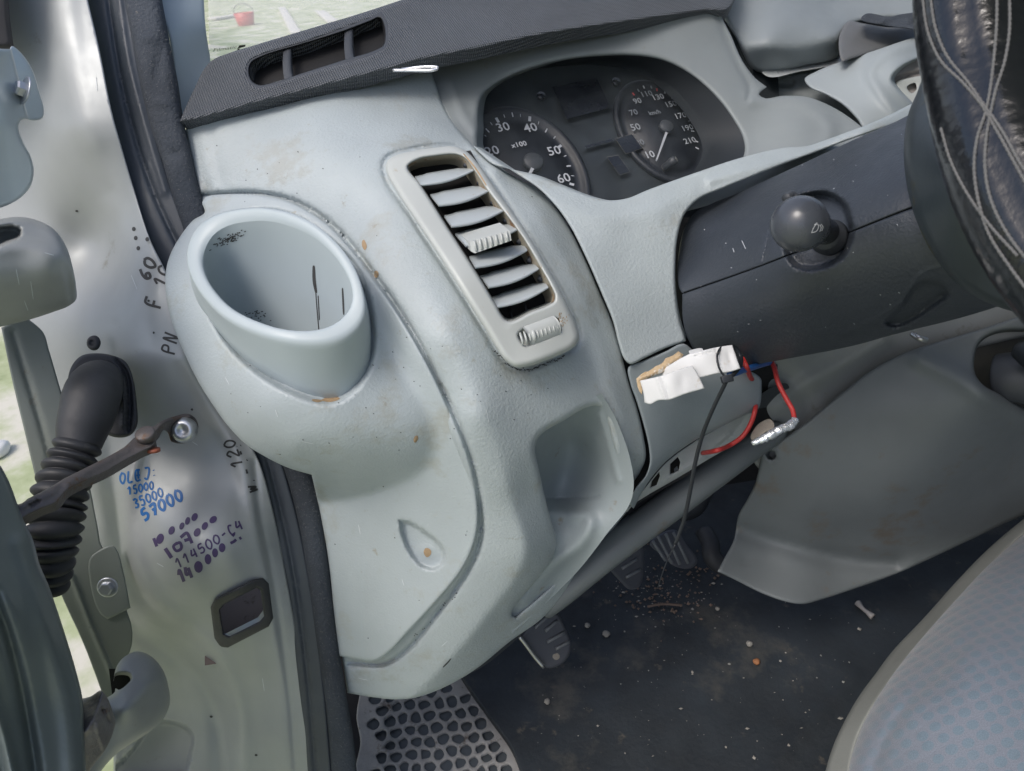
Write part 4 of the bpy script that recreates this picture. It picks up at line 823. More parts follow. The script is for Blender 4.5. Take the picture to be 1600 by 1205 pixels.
# hazy lens
lm = bpy.data.materials.new('cluster_lens'); lm.use_nodes = True; N = lm.node_tree.nodes; L = lm.node_tree.links; bs = N['Principled BSDF']; bs.inputs['Base Color'].default_value = (.20, .23, .24, 1); bs.inputs['Roughness'].default_value = .25
tb = N.new('ShaderNodeBsdfTransparent'); mxs = N.new('ShaderNodeMixShader'); tc = N.new('ShaderNodeTexCoord'); nn = N.new('ShaderNodeTexNoise'); nn.inputs['Scale'].default_value = 22; nn.inputs['Detail'].default_value = 7; L.new(tc.outputs['Object'], nn.inputs[0])
mr = N.new('ShaderNodeMapRange'); mr.inputs[1].default_value = .35; mr.inputs[2].default_value = .75; mr.inputs[3].default_value = .03; mr.inputs[4].default_value = .13; L.new(nn.outputs[0], mr.inputs[0]); L.new(mr.outputs[0], mxs.inputs[0]); L.new(tb.outputs[0], mxs.inputs[1]); L.new(bs.outputs[0], mxs.inputs[2]); L.new(mxs.outputs[0], N['Material Output'].inputs[0])
quad('lens', [onc(735, 80, .022), onc(1175, 70, .022), onc(1185, 300, .022), onc(735, 320, .022)], lm, clu)
#%%COLUMN
# ================================================================ STEERING COLUMN
colm = thing('steering_column', 'dark blue-grey two-part steering column shroud in worn grained plastic', 'steering column', P(1250, 560, .78))
CC = [(1062, 400, .825), (1070, 345, .845), (1150, 302, .82), (1262, 250, .78), (1420, 182, .70), (1062, 460, .79), (1120, 440, .755), (1075, 530, .80), (1150, 560, .80), (1130, 500, .765), (1250, 320, .70), (1330, 300, .65), (1420, 260, .61), (1230, 400, .675), (1320, 365, .635), (1425, 330, .59), (1250, 470, .685), (1350, 430, .64), (1450, 400, .59), (1300, 540, .74), (1250, 556, .76), (1400, 522, .70), (1500, 500, .655), (1560, 480, .63), (1500, 430, .59), (1180, 380, .72), (1150, 420, .735), (1550, 440, .60)]
cfl = Field(CC)
dish_o = [(1231, 400), (1228, 385), (1226, 350), (1232, 322), (1248, 308), (1264, 303), (1285, 301), (1300, 305), (1314, 314), (1323, 326), (1328, 345), (1331, 362), (1327, 380), (1317, 400), (1303, 410), (1285, 417), (1265, 420), (1246, 416)]
up_ = panel('shroud_upper', [(1062, 452), (1059, 420), (1062, 385), (1071, 353), (1086, 332), (1112, 318), (1150, 303), (1205, 278), (1262, 252), (1340, 216), (1400, 190), (1425, 178), (1450, 175, 1), (1450, 316, 1), (1428, 323), (1331, 361), (1326, 363), (1280, 382), (1235, 397), (1191, 414), (1130, 436), (1066, 458, 1)],
    cfl, m_shroud, colm, res=5, edge=(3, .002), skirt=F*.02, holes=[], feats=[bend([(1000, 300), (1112, 345), (1200, 305), (1262, 280), (1400, 222), (1500, 190), (1500, 600), (1000, 600)], .0009, 14), groove([(1202, 362), (1197, 385), (1191, 412)], 1.6, .0015), dent(dish_o, .03, 10), groove(dish_o, 3, -.002, True), blob(1150, 360, 30, 10, -30, -.001)])
lo_ = panel('shroud_lower', [(1066, 459.6, 1), (1130, 437.5), (1191, 415.5), (1235, 398.5), (1280, 383.5), (1326, 364.6), (1331, 362.6), (1428, 324.6), (1450, 317.6, 1), (1500, 380), (1620, 440, 1), (1600, 466), (1560, 479), (1500, 497), (1400, 522), (1330, 541), (1250, 557), (1190, 568), (1150, 574), (1120, 574), (1095, 560), (1075, 530), (1067, 500)],
    cfl, m_shroud, colm, res=5, edge=(3, .002), skirt=F*.02, feats=[dent(dish_o, .03, 10), groove(dish_o, 3, -.002, True),
    dent([(1410, 478), (1420, 462), (1430, 449), (1446, 440), (1472, 446), (1480, 460), (1460, 477), (1425, 500), (1400, 510), (1384, 505), (1395, 492)], .018, 10),
    groove([(1470, 417), (1445, 424), (1428, 440), (1410, 470), (1388, 486), (1350, 508), (1302, 526)], 2.5, -.0012), bend([(1000, 200), (1650, 200), (1650, 430), (1560, 455), (1400, 500), (1250, 535), (1150, 550), (1000, 575)], .0011, 16)])
seam = panel('seam_shade', [(1068, 440, 1), (1230, 385), (1300, 360), (1436, 305, 1), (1436, 340, 1), (1330, 380), (1235, 415), (1072, 478, 1)], lambda Q: cfl(Q)+.006, m_black, colm, res=8, edge=(2, 0), skirt=F*.002, feats=[dent(dish_o, .04, 16)])  # black band added so the seam reads as a shaded gap
# stalk with ball shaped end
stk = thing('indicator_stalk', 'black ball-ended control stalk with small lamp symbols on the dark column', 'stalk', P(1290, 375, .66))
kc = P(1249, 350, .60); kr = mm(43.5, .60); kax = unit(kc-P(1300, 365, .67))
prof = [(0, kr*1.0)]
for a in np.linspace(4, 118, 22): prof.append((kr*sin(radians(a)), kr*cos(radians(a))))
prof += [(kr*.86, -kr*.52), (kr*.87, -kr*.60), (kr*.84, -kr*.9), (kr*.7, -kr*1.1), (kr*.55, -kr*1.3), (kr*.5, -kr*3.2)]
knob = lathe('knob', kc, kax, prof, m_knob, stk, seg=64)
lathe('stalk_boot', P(1292, 370, .665)+kax*-.004, kax, [(kr*.72, -.006), (kr*.70, .002), (kr*.55, .008), (kr*.52, .012)], m_dark, stk, seg=40)
tube('knob_tip', [(1229, 311, .617), (1236, 306, .620), (1243, 310, .62)], .0045, m_dark, stk, seg=10)
sy = [[(1268, 364), (1276, 361), (1279, 353), (1277, 350), (1272, 355), (1268, 364)], [(1281, 351), (1283, 356), (1281, 362)], [(1283, 350), (1286, 355), (1284, 361)], [(1272, 352), (1277, 348)]]
stroke('lamp_symbol', knob, sy, 1.2, m_white, knob, step=1.5)
# ================================================================ STEERING WHEEL
whl = thing('steering_wheel', 'steering wheel in a glossy black leather cover laced with grey thread', 'steering wheel', P(1560, 460, .45))
HBC = [(1440, 120, .58), (1414, 230, .56), (1418, 300, .55), (1440, 370, .545), (1520, 462, .55), (1560, 480, .55), (1500, 250, .49), (1540, 400, .51), (1620, 300, .48), (1480, 330, .505), (1620, 500, .54), (1460, 200, .53)]
hub = panel('hub_cover', [(1452, 60, 1), (1444, 110), (1434, 142), (1420, 175), (1414, 205), (1412, 235), (1414, 270), (1420, 305), (1430, 340), (1445, 375), (1466, 410), (1492, 440), (1525, 464), (1560, 480), (1640, 500, 1), (1700, 60, 1)], HBC, M('hub_plastic', (.035, .045, .052), .4, bump=(400, .15, .001), var=.15, dirt=[((.07, .06, .02), 14, .38)]), whl, res=7, edge=(14, .022), skirt=F*.06, feats=[groove([(1466, 130), (1480, 230), (1520, 330), (1590, 420)], 9, .006)])
RP = [(1515, -420, .50), (1510, -280, .46), (1510, -160, .435), (1516, -60, .42), (1525, 40, .41), (1543, 130, .40), (1566, 220, .385), (1602, 310, .37), (1655, 395, .355), (1725, 470, .34), (1830, 540, .33)]
path = spl3([P(*p) for p in RP], 24); T = np.gradient(path, axis=0); T /= np.linalg.norm(T, axis=1)[:, None]
rimr = .0298; V = []; fc = []; seg = 48
prevn = None; Nv = []; Bv = []
for i, (c, t) in enumerate(zip(path, T)):
    v = unit((CAM-c)-t*np.dot(CAM-c, t)); b = np.cross(t, v); Nv.append(v); Bv.append(b)
    for k in range(seg):
        a = 2*pi*k/seg; aa = (a+pi) % (2*pi)-pi
        # wrinkles and lacing channel towards the viewer
        s = i/len(path)
        wr = .0007*sin(i*.55+3*sin(a*2))*cos(a*3+i*.13)+.0005*sin(i*1.3+a*5)
        ch = -.0035*np.exp(-((aa-.12)/.13)**2)
        V.append(c+(rimr+wr*.15+ch*.6)*(v*cos(a)+b*sin(a)))
for i in range(len(path)-1):
    for k in range(seg): fc.append([i*seg+k, i*seg+(k+1) % seg, (i+1)*seg+(k+1) % seg, (i+1)*seg+k])
rim = mesh_obj('rim_cover', V, fc, m_leather, whl)
def onrim(s, a, h=.0006):
    i = s*(len(path)-1); j = int(min(i, len(path)-2)); f_ = i-j; c = path[j]*(1-f_)+path[j+1]*f_; v = unit(Nv[j]*(1-f_)+Nv[j+1]*f_); b = unit(Bv[j]*(1-f_)+Bv[j+1]*f_); return c+(rimr+h)*(v*cos(a)+b*sin(a))
def thread(pts, r=.00055):
    w3 = []
    for (s0, a0), (s1, a1) in zip(pts[:-1], pts[1:]):
        for t in np.linspace(0, 1, 9, endpoint=False): w3.append(onrim(s0+(s1-s0)*t, a0+(a1-a0)*t))
    w3.append(onrim(*pts[-1])); tube('lacing_thread', w3, r, m_thread, whl, seg=6, n=2, raw=True)
def seam_thread(pts, r=.0006):
    pl = spl(pts, 4, False); w3 = []
    for q in pl:
        a, na = hit(rim, *q)
        if a is not None: w3.append(a+unit(CAM-a)*r*.6)
    if len(w3) > 3:
        rr_ = [r*(1.0+.55*(k % 2)) for k in range(len(w3))]; tube('lacing_thread', w3, rr_, m_thread, whl, seg=6, n=3, raw=True)
for q_ in ([(1440, -20), (1450, 50), (1470, 95), (1505, 130), (1532, 162), (1555, 200), (1580, 245), (1610, 300)],
           [(1452, -20), (1462, 45), (1480, 88), (1512, 128), (1538, 165), (1566, 205), (1597, 260), (1620, 290)],
           [(1558, -20), (1557, 40), (1553, 90), (1547, 140), (1540, 175), (1527, 215), (1522, 260), (1528, 310), (1545, 365), (1580, 420), (1610, 460)],
           [(1577, -20), (1577, 50), (1570, 95), (1556, 140), (1547, 180), (1541, 215), (1539, 260), (1546, 305), (1565, 350), (1600, 400), (1630, 430)],
           [(1470, 200), (1485, 250), (1510, 300), (1545, 350), (1590, 400)]):
    seam_thread(q_)
#%%SMALL
# ================================================================ DOOR, HINGES, CHECK STRAP, GAITER
door = thing('van_door', 'open van door edge in dull green-grey paint with rounded upper and lower hinge arms', 'door', P(40, 1000, .55))
panel('unseen_door_skin', [(-1300, 640, 1), (-30, 720, 1), (-30, 1235, 1), (60, 1500, 1), (0, 2300, 1), (-1300, 2000, 1)], [(-30, 720, .53), (-30, 1235, .52), (0, 2200, .50), (-1300, 700, .60), (-1300, 2000, .55)], m_door, door, res=60, edge=(3, 0), skirt=F*.05)  # out of view, added to block low light from the left
dedge = panel('door_edge', [(-40, 690, 1), (0, 727), (12, 748), (14, 752), (34, 806), (52, 845), (62, 882), (76, 915), (90, 955), (103, 995), (118, 1045), (129, 1092), (131, 1130), (136, 1235, 1), (-40, 1235, 1)],
    [(-20, 720, .52), (50, 860, .54), (125, 1090, .56), (130, 1200, .555), (0, 1200, .51), (0, 950, .50), (60, 1100, .535)], m_door, door, res=7, edge=(7, .008), skirt=F*.05,
    feats=[groove([(-10, 930), (10, 985), (30, 1060), (45, 1140), (60, 1235)], 9, .008), groove([(-20, 1080), (0, 1130), (25, 1235)], 8, -.008), groove([(30, 850), (60, 940), (85, 1030), (105, 1120), (115, 1235)], 14, -.003)])
uh = panel('upper_hinge_arm', [(-200, 365, 1), (-40, 348), (0, 342), (30, 339), (60, 345), (85, 359), (103, 384), (113, 415), (119, 448), (119, 468), (108, 478), (85, 487), (45, 500), (0, 511), (-40, 518), (-200, 540, 1)], [(-200, 365, .59), (-200, 540, .59), (-20, 350, .60), (60, 345, .63), (118, 450, .65), (100, 480, .66), (0, 510, .64), (30, 420, .595), (80, 420, .61), (-20, 430, .58)], m_hinge, door, res=5, edge=(12, .014), skirt=F*.05,
    feats=[dent([(-30, 362), (0, 356), (20, 355), (31, 360), (30, 368), (14, 376), (-30, 390)], .03, 8), groove([(-20, 392), (40, 385), (90, 400)], 14, -.004), groove([(110, 400), (119, 450)], 4, -.004), groove([(105, 420), (112, 470)], 5, .003)])
lh = panel('lower_hinge_arm', [(165, 1092), (180, 1080), (178, 1060), (183, 1040), (195, 1026), (215, 1018), (237, 1026), (254, 1046), (263, 1072), (265, 1100), (256, 1122), (236, 1142), (205, 1162), (180, 1180), (158, 1205), (140, 1235, 1), (60, 1235, 1), (100, 1150)], [(180, 1050, .70), (220, 1020, .72), (264, 1090, .73), (200, 1110, .665), (250, 1130, .72), (150, 1200, .65), (100, 1200, .62), (170, 1100, .67), (225, 1070, .69)], m_hinge, door, res=5, edge=(12, .014), skirt=F*.05,
    holes=[[(178, 1062), (180, 1053), (192, 1050), (204, 1053), (206, 1060), (200, 1068), (185, 1078), (180, 1075)]], hedge=(3, .003), feats=[groove([(190, 1110), (215, 1090), (235, 1065)], 12, -.005)])
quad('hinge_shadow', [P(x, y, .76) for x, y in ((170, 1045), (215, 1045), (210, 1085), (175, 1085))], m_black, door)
cast = panel('cast_hinge_block', [(96, 1159, 1), (104, 1150), (120, 1140), (128, 1122), (127, 1092, 1), (142, 1088), (158, 1079), (165, 1086), (172, 1100), (181, 1128, 1), (175, 1150), (163, 1174), (140, 1204), (125, 1235, 1), (112, 1235, 1)], [(100, 1158, .57), (130, 1095, .61), (160, 1082, .60), (180, 1128, .61), (150, 1130, .575), (160, 1170, .585), (110, 1180, .565), (115, 1220, .57)], m_cast, door, res=4, edge=(4, .004), skirt=F*.04,
    feats=[groove([(98, 1160), (128, 1148), (148, 1118), (160, 1082)], 4, -.005), groove([(148, 1118), (155, 1150), (163, 1172)], 3, -.002), groove([(161, 1110), (170, 1128)], 3, .005)])
# bellows
gait = thing('wiring_gaiter', 'black corrugated rubber wiring gaiter bending down from the hinge pillar', 'cable gaiter', P(150, 600, .74))
gpl = panel('gaiter_plate', [(106, 600), (112, 572), (127, 556), (150, 552), (178, 556), (197, 566), (207, 588), (214, 632), (214, 666), (204, 680), (184, 684), (150, 670), (120, 640)], [(110, 575, .745), (200, 580, .745), (205, 660, .735), (150, 670, .735)], m_rubber, gait, res=5, edge=(6, .006), skirt=F*.03,
    feats=[groove([(182, 562), (198, 585), (203, 625), (202, 672)], 3, .006), groove([(188, 580), (193, 630), (192, 664)], 2.5, -.003)])
elb = tube('gaiter_elbow', [(160, 592, .755), (152, 600, .725), (144, 618, .70), (137, 645, .69), (129, 672, .685), (124, 698, .68)], [mm(30, .72), mm(37, .72), mm(41, .7), mm(40, .69), mm(37, .685), mm(31, .68)], m_rubber, gait, seg=32, n=8)
cp = [(124, 690, .68), (114, 715, .675), (104, 740, .668), (95, 768, .66), (88, 795, .655), (85, 822, .65), (84, 850, .65), (84, 875, .65), (84, 900, .655), (84, 925, .66)]
cr = [34, 36, 38, 40, 42, 41, 37, 31, 26, 20]
Cw = spl3([np.r_[P(*p), mm(r_, p[2])] for p, r_ in zip(cp, cr)], 26); n_ = len(Cw); nrid = 13; prof3 = []; V = []; fc = []; seg = 36
T = np.gradient(Cw[:, :3], axis=0); T /= np.linalg.norm(T, axis=1)[:, None]
for i in range(n_):
    ph = (i/(n_-1)*nrid) % 1; rr_ = Cw[i, 3]*(.76+.27*abs(sin(pi*ph))**.75)
    v = unit(CAM-Cw[i, :3]-T[i]*np.dot(CAM-Cw[i, :3], T[i])); b = np.cross(T[i], v)
    for k in range(seg): a = 2*pi*k/seg; V.append(Cw[i, :3]+rr_*(v*cos(a)+b*sin(a)))
for i in range(n_-1):
    for k in range(seg): fc.append([i*seg+k, i*seg+(k+1) % seg, (i+1)*seg+(k+1) % seg, (i+1)*seg+k])
mesh_obj('bellows', V, fc, m_rubber, gait)
strap = thing('door_check_strap', 'rusty steel door check strap bolted to the hinge pillar above the writing', 'check strap', P(288, 675, .77))
arm = panel('strap_arm', [(10, 775, 1), (28, 788), (48, 777), (66, 768), (84, 758), (100, 748), (112, 742), (150, 723), (175, 710), (195, 698), (210, 684), (222, 678), (236, 682), (244, 690), (238, 698), (222, 706), (200, 718), (165, 738), (130, 754), (104, 768), (88, 786), (62, 797), (37, 810), (20, 822, 1)],
    [(20, 790, .56), (40, 805, .56), (100, 750, .60), (150, 735, .635), (200, 705, .68), (240, 690, .70), (240, 680, .71)], m_rust, strap, res=4, edge=(4, .004), skirt=F*.008+U*-.006+R*-.003, feats=[groove([(35, 792), (70, 775), (105, 756), (150, 730), (200, 702)], 5, -.002), groove([(48, 790), (60, 783)], 3, .004), blob(95, 762, 8, 5, -25, .003)])
brk = panel('strap_bracket', [(212, 682), (222, 668), (240, 666), (252, 658), (268, 652), (296, 647), (306, 655), (310, 668), (304, 682), (290, 692), (268, 690), (262, 676), (256, 672), (248, 684), (238, 694), (222, 692)], [(215, 680, .705), (250, 665, .72), (300, 650, .765), (305, 680, .765), (240, 690, .70), (275, 685, .765)], m_rust, strap, res=4, edge=(4, .003), skirt=F*.008, feats=[groove([(244, 672), (258, 662), (275, 656), (296, 652)], 4, -.005)])
lathe('rivet', P(227, 678, .695), -F*.6+U*.6, [(mm(15, .7), -.004), (mm(15, .7), .0012), (mm(13, .7), .0024), (0, .0026)], m_rust, strap, seg=28)
b_ = lathe('pivot_bolt', P(289, 672, .757), -F+R*.1, [(mm(20, .75), 0), (mm(20, .75), .003), (mm(17, .75), .006), (mm(15, .75), .0085), (mm(8, .75), .009), (mm(6, .75), .006), (0, .006)], m_zinc, strap, seg=36)
lathe('plastic_bush', P(240, 706, .70), -F*.2+U*.9, [(mm(10, .7), 0), (mm(10, .7), .003), (0, .0035)], M('red_bush', (.30, .09, .05), .5), strap, seg=18)

# ================================================================ HANDWRITING ON THE PILLAR
G = {'0': [[(.5, 1), (.15, .75), (.1, .3), (.45, 0), (.85, .3), (.85, .75), (.5, 1)]], '1': [[(.1, .7), (.5, 1), (.5, 0)]], '2': [[(.1, .8), (.5, 1), (.85, .75), (.5, .4), (.1, 0), (.9, .02)]],
     '3': [[(.1, .9), (.6, 1), (.8, .75), (.4, .55), (.8, .35), (.6, .02), (.1, .1)]], '4': [[(.35, 1), (.1, .4), (.85, .45)], [(.75, .9), (.7, 0)]], '5': [[(.85, 1), (.3, 1), (.2, .6), (.7, .6), (.85, .3), (.6, .02), (.1, .08)]],
     '6': [[(.75, 1), (.3, .7), (.15, .3), (.45, 0), (.8, .25), (.55, .5), (.2, .35)]], '7': [[(.1, .95), (.85, 1), (.45, 0)], [(.3, .5), (.75, .52)]], 'O': [[(.5, 1), (.15, .7), (.15, .25), (.5, 0), (.85, .3), (.85, .75), (.5, 1)]],
     'L': [[(.2, 1), (.2, 0), (.8, .02)]], 'E': [[(.8, 1), (.2, 1), (.2, 0), (.85, 0)], [(.2, .5), (.75, .5)], [(.5, .9), (.5, .1)]], 'J': [[(.3, 1), (.9, 1), (.8, .2), (.5, 0), (.2, .1)]], ':': [[(.4, .75), (.45, .68)], [(.4, .28), (.45, .2)]],
     'P': [[(.2, 0), (.2, 1), (.7, .95), (.75, .6), (.2, .5)]], 'N': [[(.15, 0), (.2, 1), (.75, .05), (.85, 1)]], 'F': [[(.2, 0), (.2, 1), (.85, 1)], [(.2, .5), (.7, .5)]], '.': [[(.3, .08), (.4, .02)]], '-': [[(.2, .5), (.8, .52)]],
     'C': [[(.8, .85), (.4, 1), (.15, .5), (.4, 0), (.85, .1)]], 'S': [[(.8, .9), (.3, 1), (.25, .6), (.75, .4), (.6, .02), (.15, .1)]], '*': [[(.5, .9), (.2, .5), (.5, .1), (.8, .5), (.5, .8), (.45, .4), (.6, .5)]], 'Z': [[(.1, 1), (.8, 1), (.1, 0), (.9, 0)]], 'W': [[(.1, 1), (.3, 0), (.5, .8), (.7, 0), (.9, 1)]], ' ': []}
def write(txt, x, y, ang, h, wpx, mat, cw=.72, fill=()):
    a = radians(ang); ux, uy = cos(a), -sin(a); px, py = -sin(a)*1.0, -cos(a); sl_ = .12
    for i, ch in enumerate(txt):
        st_ = []
        for g in G[ch]:
            pts = []
            for (gx, gy) in g:
                X = (i*cw+gx*cw*.78+gy*sl_)*h; Y = gy*h+random.uniform(-.055, .055)*h; pts.append((x+ux*X+px*Y, y+uy*X+py*Y))
            st_.append(pts)
        if ch in fill or (ch == '0' and '0' in fill):
            X = (i+.45)*cw*h; Y = .45*h; cxx, cyy = x+ux*X+px*Y, y+uy*X+py*Y
            patch('handwriting', pillar, [(cxx+h*(.33*cos(t)*ux+.42*sin(t)*px), cyy+h*(.33*cos(t)*uy+.42*sin(t)*py)) for t in np.linspace(0, 2*pi, 9)[:-1]], mat, pillar, step=2)
        elif st_: stroke('handwriting', pillar, st_, wpx, mat, pillar, step=1.5)
write('OLEJ:', 187, 756, 10, 17, 3.0, m_blueink, .74)
write('15000', 200, 774, 14, 12.5, 2.6, m_blueink, .70)
write('35000', 211, 795, 24, 14, 2.8, m_blueink, .74)
write('57000', 225, 815, 30, 17.5, 4.4, m_blueink, .86)
for gx, gy, rx, ry in ((250, 842-0, 6, 8), (268, 829, 5, 6.5), (284, 822, 4, 5.5), (293, 814, 4, 6), (304, 808, 5, 6)): patch('handwriting', pillar, [(gx+rx*cos(t), gy+ry*sin(t)-2*cos(t)) for t in np.linspace(0, 2*pi, 9)[:-1]], m_purp, pillar, step=2)
stroke('handwriting', pillar, [[(240, 841), (245, 854)]], 5, m_purp, pillar)
stroke('handwriting', pillar, [[(258, 857), (268, 872)]], 6, m_purp, pillar); stroke('handwriting', pillar, [[(277, 848), (271, 854), (276, 861), (283, 857), (281, 848), (275, 850)]], 4.5, m_purp, pillar, step=1.5)
stroke('handwriting', pillar, [[(282, 840), (292, 833), (296, 840), (300, 849)], [(288, 845), (297, 842)]], 5, m_purp, pillar, step=1.5)
for gx, gy, rx, ry in ((308, 832, 5.5, 6.5), (320, 822, 5, 6), (333, 812, 6, 5.5)): patch('handwriting', pillar, [(gx+rx*cos(t), gy+ry*sin(t)-2*cos(t)) for t in np.linspace(0, 2*pi, 9)[:-1]], m_purp, pillar, step=2)
write('114500-C4', 278, 889, 32, 15, 2.7, m_purp, .92)
write('14', 284, 912, 30, 19, 5.2, m_purp, .62)
for gx, gy, rx, ry in ((310, 886, 6.5, 9), (325, 874, 5, 8), (336, 864, 4.5, 7), (347, 856, 5, 7)): patch('handwriting', pillar, [(gx+rx*cos(t)+ry*.2*sin(t), gy+ry*sin(t)-2*cos(t)) for t in np.linspace(0, 2*pi, 9)[:-1]], m_purp, pillar, step=2)
stroke('handwriting', pillar, [[(360, 849), (366, 846), (369, 843)], [(363, 838), (366, 834)], [(374, 842), (377, 840)]], 4.5, m_purp, pillar, step=1.5)
write('PN.', 272, 556, 76, 22, 3.2, m_blk, .80); write('F', 250, 484, 76, 26, 4, m_blk); write('102', 257, 450, 74, 18, 3.6, m_blk, 1.0); write('60', 233, 440, 70, 19, 4.4, m_blk, 1.0)
for gx, gy in ((209, 358), (212, 372), (216, 388), (222, 346), (227, 360), (230, 374)): patch('handwriting', pillar, [(gx+3*cos(t), gy+3.6*sin(t)) for t in np.linspace(0, 2*pi, 7)[:-1]], m_blk, pillar, step=2)
write('120', 380, 728, 112-180+2*0+178, 17, 3, m_blk, .95); write('W.-', 403, 768, 108, 13, 3, m_blk, 1.1); write('.-:', 388, 722, 110, 12, 3, m_blk, 1.0)
# window print
wob = [o for o in bpy.data.objects if o.name == 'windscreen'][0]
w0 = onw(352, 76); wx = unit(onw(370, 73.5)-onw(334, 79)); wy = unit(np.cross(wn, wx)); wy = wy if np.dot(wy, U) > 0 else -wy
text_mesh('window_print', 'Filmatic', w0, wx, wy, .0105, m_dark, wob)
mesh_obj('window_mark', [onw(371, 76), onw(383, 73), onw(384, 70), onw(374, 71), onw(371, 79), onw(374, 79), onw(375, 76)], [[0, 1, 2, 3], [0, 4, 5, 6]], m_black, wob, smooth=False)

# ================================================================ STAINS ON THE DASH
def stain(o, cx, cy, rx, ry, ang, mat=m_glue, par=None):
    a = radians(ang); patch('stain', o, [(cx+cos(a)*rx*cos(t)*random.uniform(.85, 1.15)-sin(a)*ry*sin(t), cy+sin(a)*rx*cos(t)+cos(a)*ry*sin(t)*random.uniform(.85, 1.15)) for t in np.linspace(0, 2*pi, 11)[:-1]], mat, par or o, bulge=.0005, step=2)
stain(shell, 569, 383, 3.5, 8, -12); stain(shell, 588, 428, 3.5, 6, 0); stain(pod, 650, 686, 3, 6, 20)
rimo = [o for o in bpy.data.objects if o.name == 'cup_rim'][0]
stain(pod, 518, 624, 14, 4, -6); stain(pod, 495, 626, 8, 2.5, 4)
dots = []
for (x0, y0, x1, y1, n) in ((320, 220, 640, 400, 24), (600, 300, 860, 640, 10), (340, 560, 640, 720, 40), (500, 780, 740, 1000, 14), (700, 560, 900, 680, 24), (560, 500, 720, 760, 24)):
    for _ in range(n):
        x, y = rng.uniform(x0, x1), rng.uniform(y0, y1); dots.append((x, y, rng.uniform(.5, 1.4)))
for ob in (pod, shell):
    stroke('dirt_specks', ob, [[(x, y), (x+s_*1.3, y+s_)] for x, y, s_ in dots[::2]], 1.3, m_scuff, ob, step=1)
sd_ = [[(x, y), (x+rng.uniform(1, 2.5), y+rng.uniform(-.5, 1.5))] for x, y in zip(rng.uniform(1090, 1420, 30), rng.uniform(200, 520, 30))]
stroke('dust_specks', up_, sd_, 1.2, M('dust', (.35, .37, .4), .9), up_, step=1)
stroke('dust_specks', lo_, sd_, 1.2, MATS['dust'], lo_, step=1)
stroke('scratch', up_, [[(1145, 388), (1147, 394)], [(1161, 380), (1165, 389)], [(1159, 376), (1162, 382)]], 1.3, MATS['dust'], up_, step=1)

# grime and wear
gr = []
for t in np.linspace(0, 1, 60):
    x = 770+t*110; y = np.interp(x, [770, 790, 806, 826, 871, 905], [545, 567, 577, 578, 561, 540])+rng.normal(0, 1.2); gr.append([(x, y), (x+rng.uniform(.5, 3), y+rng.uniform(-.5, 1))])
tag(stroke('seam_grime', shell, gr, 1.6, m_scuff, shell, step=1), kind='stuff')
gr = []
for (xa, ya, xb, yb, n) in ((410, 335, 545, 390, 26), (600, 470, 690, 620, 20), (700, 690, 748, 790, 14), (640, 1000, 720, 920, 14), (615, 255, 640, 236, 12)):
    for _ in range(n):
        t = rng.random(); x = xa+(xb-xa)*t+rng.normal(0, 1.6); y = ya+(yb-ya)*t+rng.normal(0, 1.6); gr.append([(x, y), (x+rng.uniform(.6, 2.4), y+rng.uniform(.2, 2))])
tag(stroke('seam_grime', shell, gr, 1.2, m_scuff, shell, step=1), kind='stuff')
m_scr = M('light_scratch', (.56, .60, .61), .6)
for ob, lst in ((pod, ([(418, 470), (430, 462)], [(352, 590), (358, 601)], [(430, 640), (434, 652)], [(560, 820), (563, 835)], [(628, 905), (631, 915)], [(472, 690), (490, 694)])), (shell, ([(694, 770), (700, 779)], [(690, 1010), (699, 1002)], [(760, 640), (764, 660)], [(560, 1060), (575, 1063)], [(845, 745), (848, 760)]))):
    for l_ in lst:
        o_ = stroke('scratch', ob, [l_], 1.1, m_scr, ob, taper=True)
o_ = stroke('scratch', shell, [[(692, 1043), (699, 1036), (705, 1029)]], 2.2, m_scuff, shell, taper=True)
for x, y in ((232, 470), (240, 520), (300, 640), (175, 90), (120, 330), (330, 1120), (400, 1180)):
    patch('paint_chip', pillar, [(x+2.4*cos(t)*random.uniform(.6, 1.3), y+2*sin(t)) for t in np.linspace(0, 2*pi, 7)[:-1]], m_scuff, pillar, step=2)
for l_ in ([(205, 430), (214, 452)], [(300, 690), (309, 696)], [(150, 120), (152, 142)], [(245, 880), (256, 886)], [(410, 1060), (413, 1080)]): stroke('scratch', pillar, [l_], 1.1, m_scr, pillar, taper=True)
for l_ in ([(25, 420), (30, 445)], [(48, 440), (52, 468)], [(70, 395), (84, 399)], [(38, 470), (44, 486)]): stroke('scratch', uh, [l_], 1.1, m_scr, uh, taper=True)
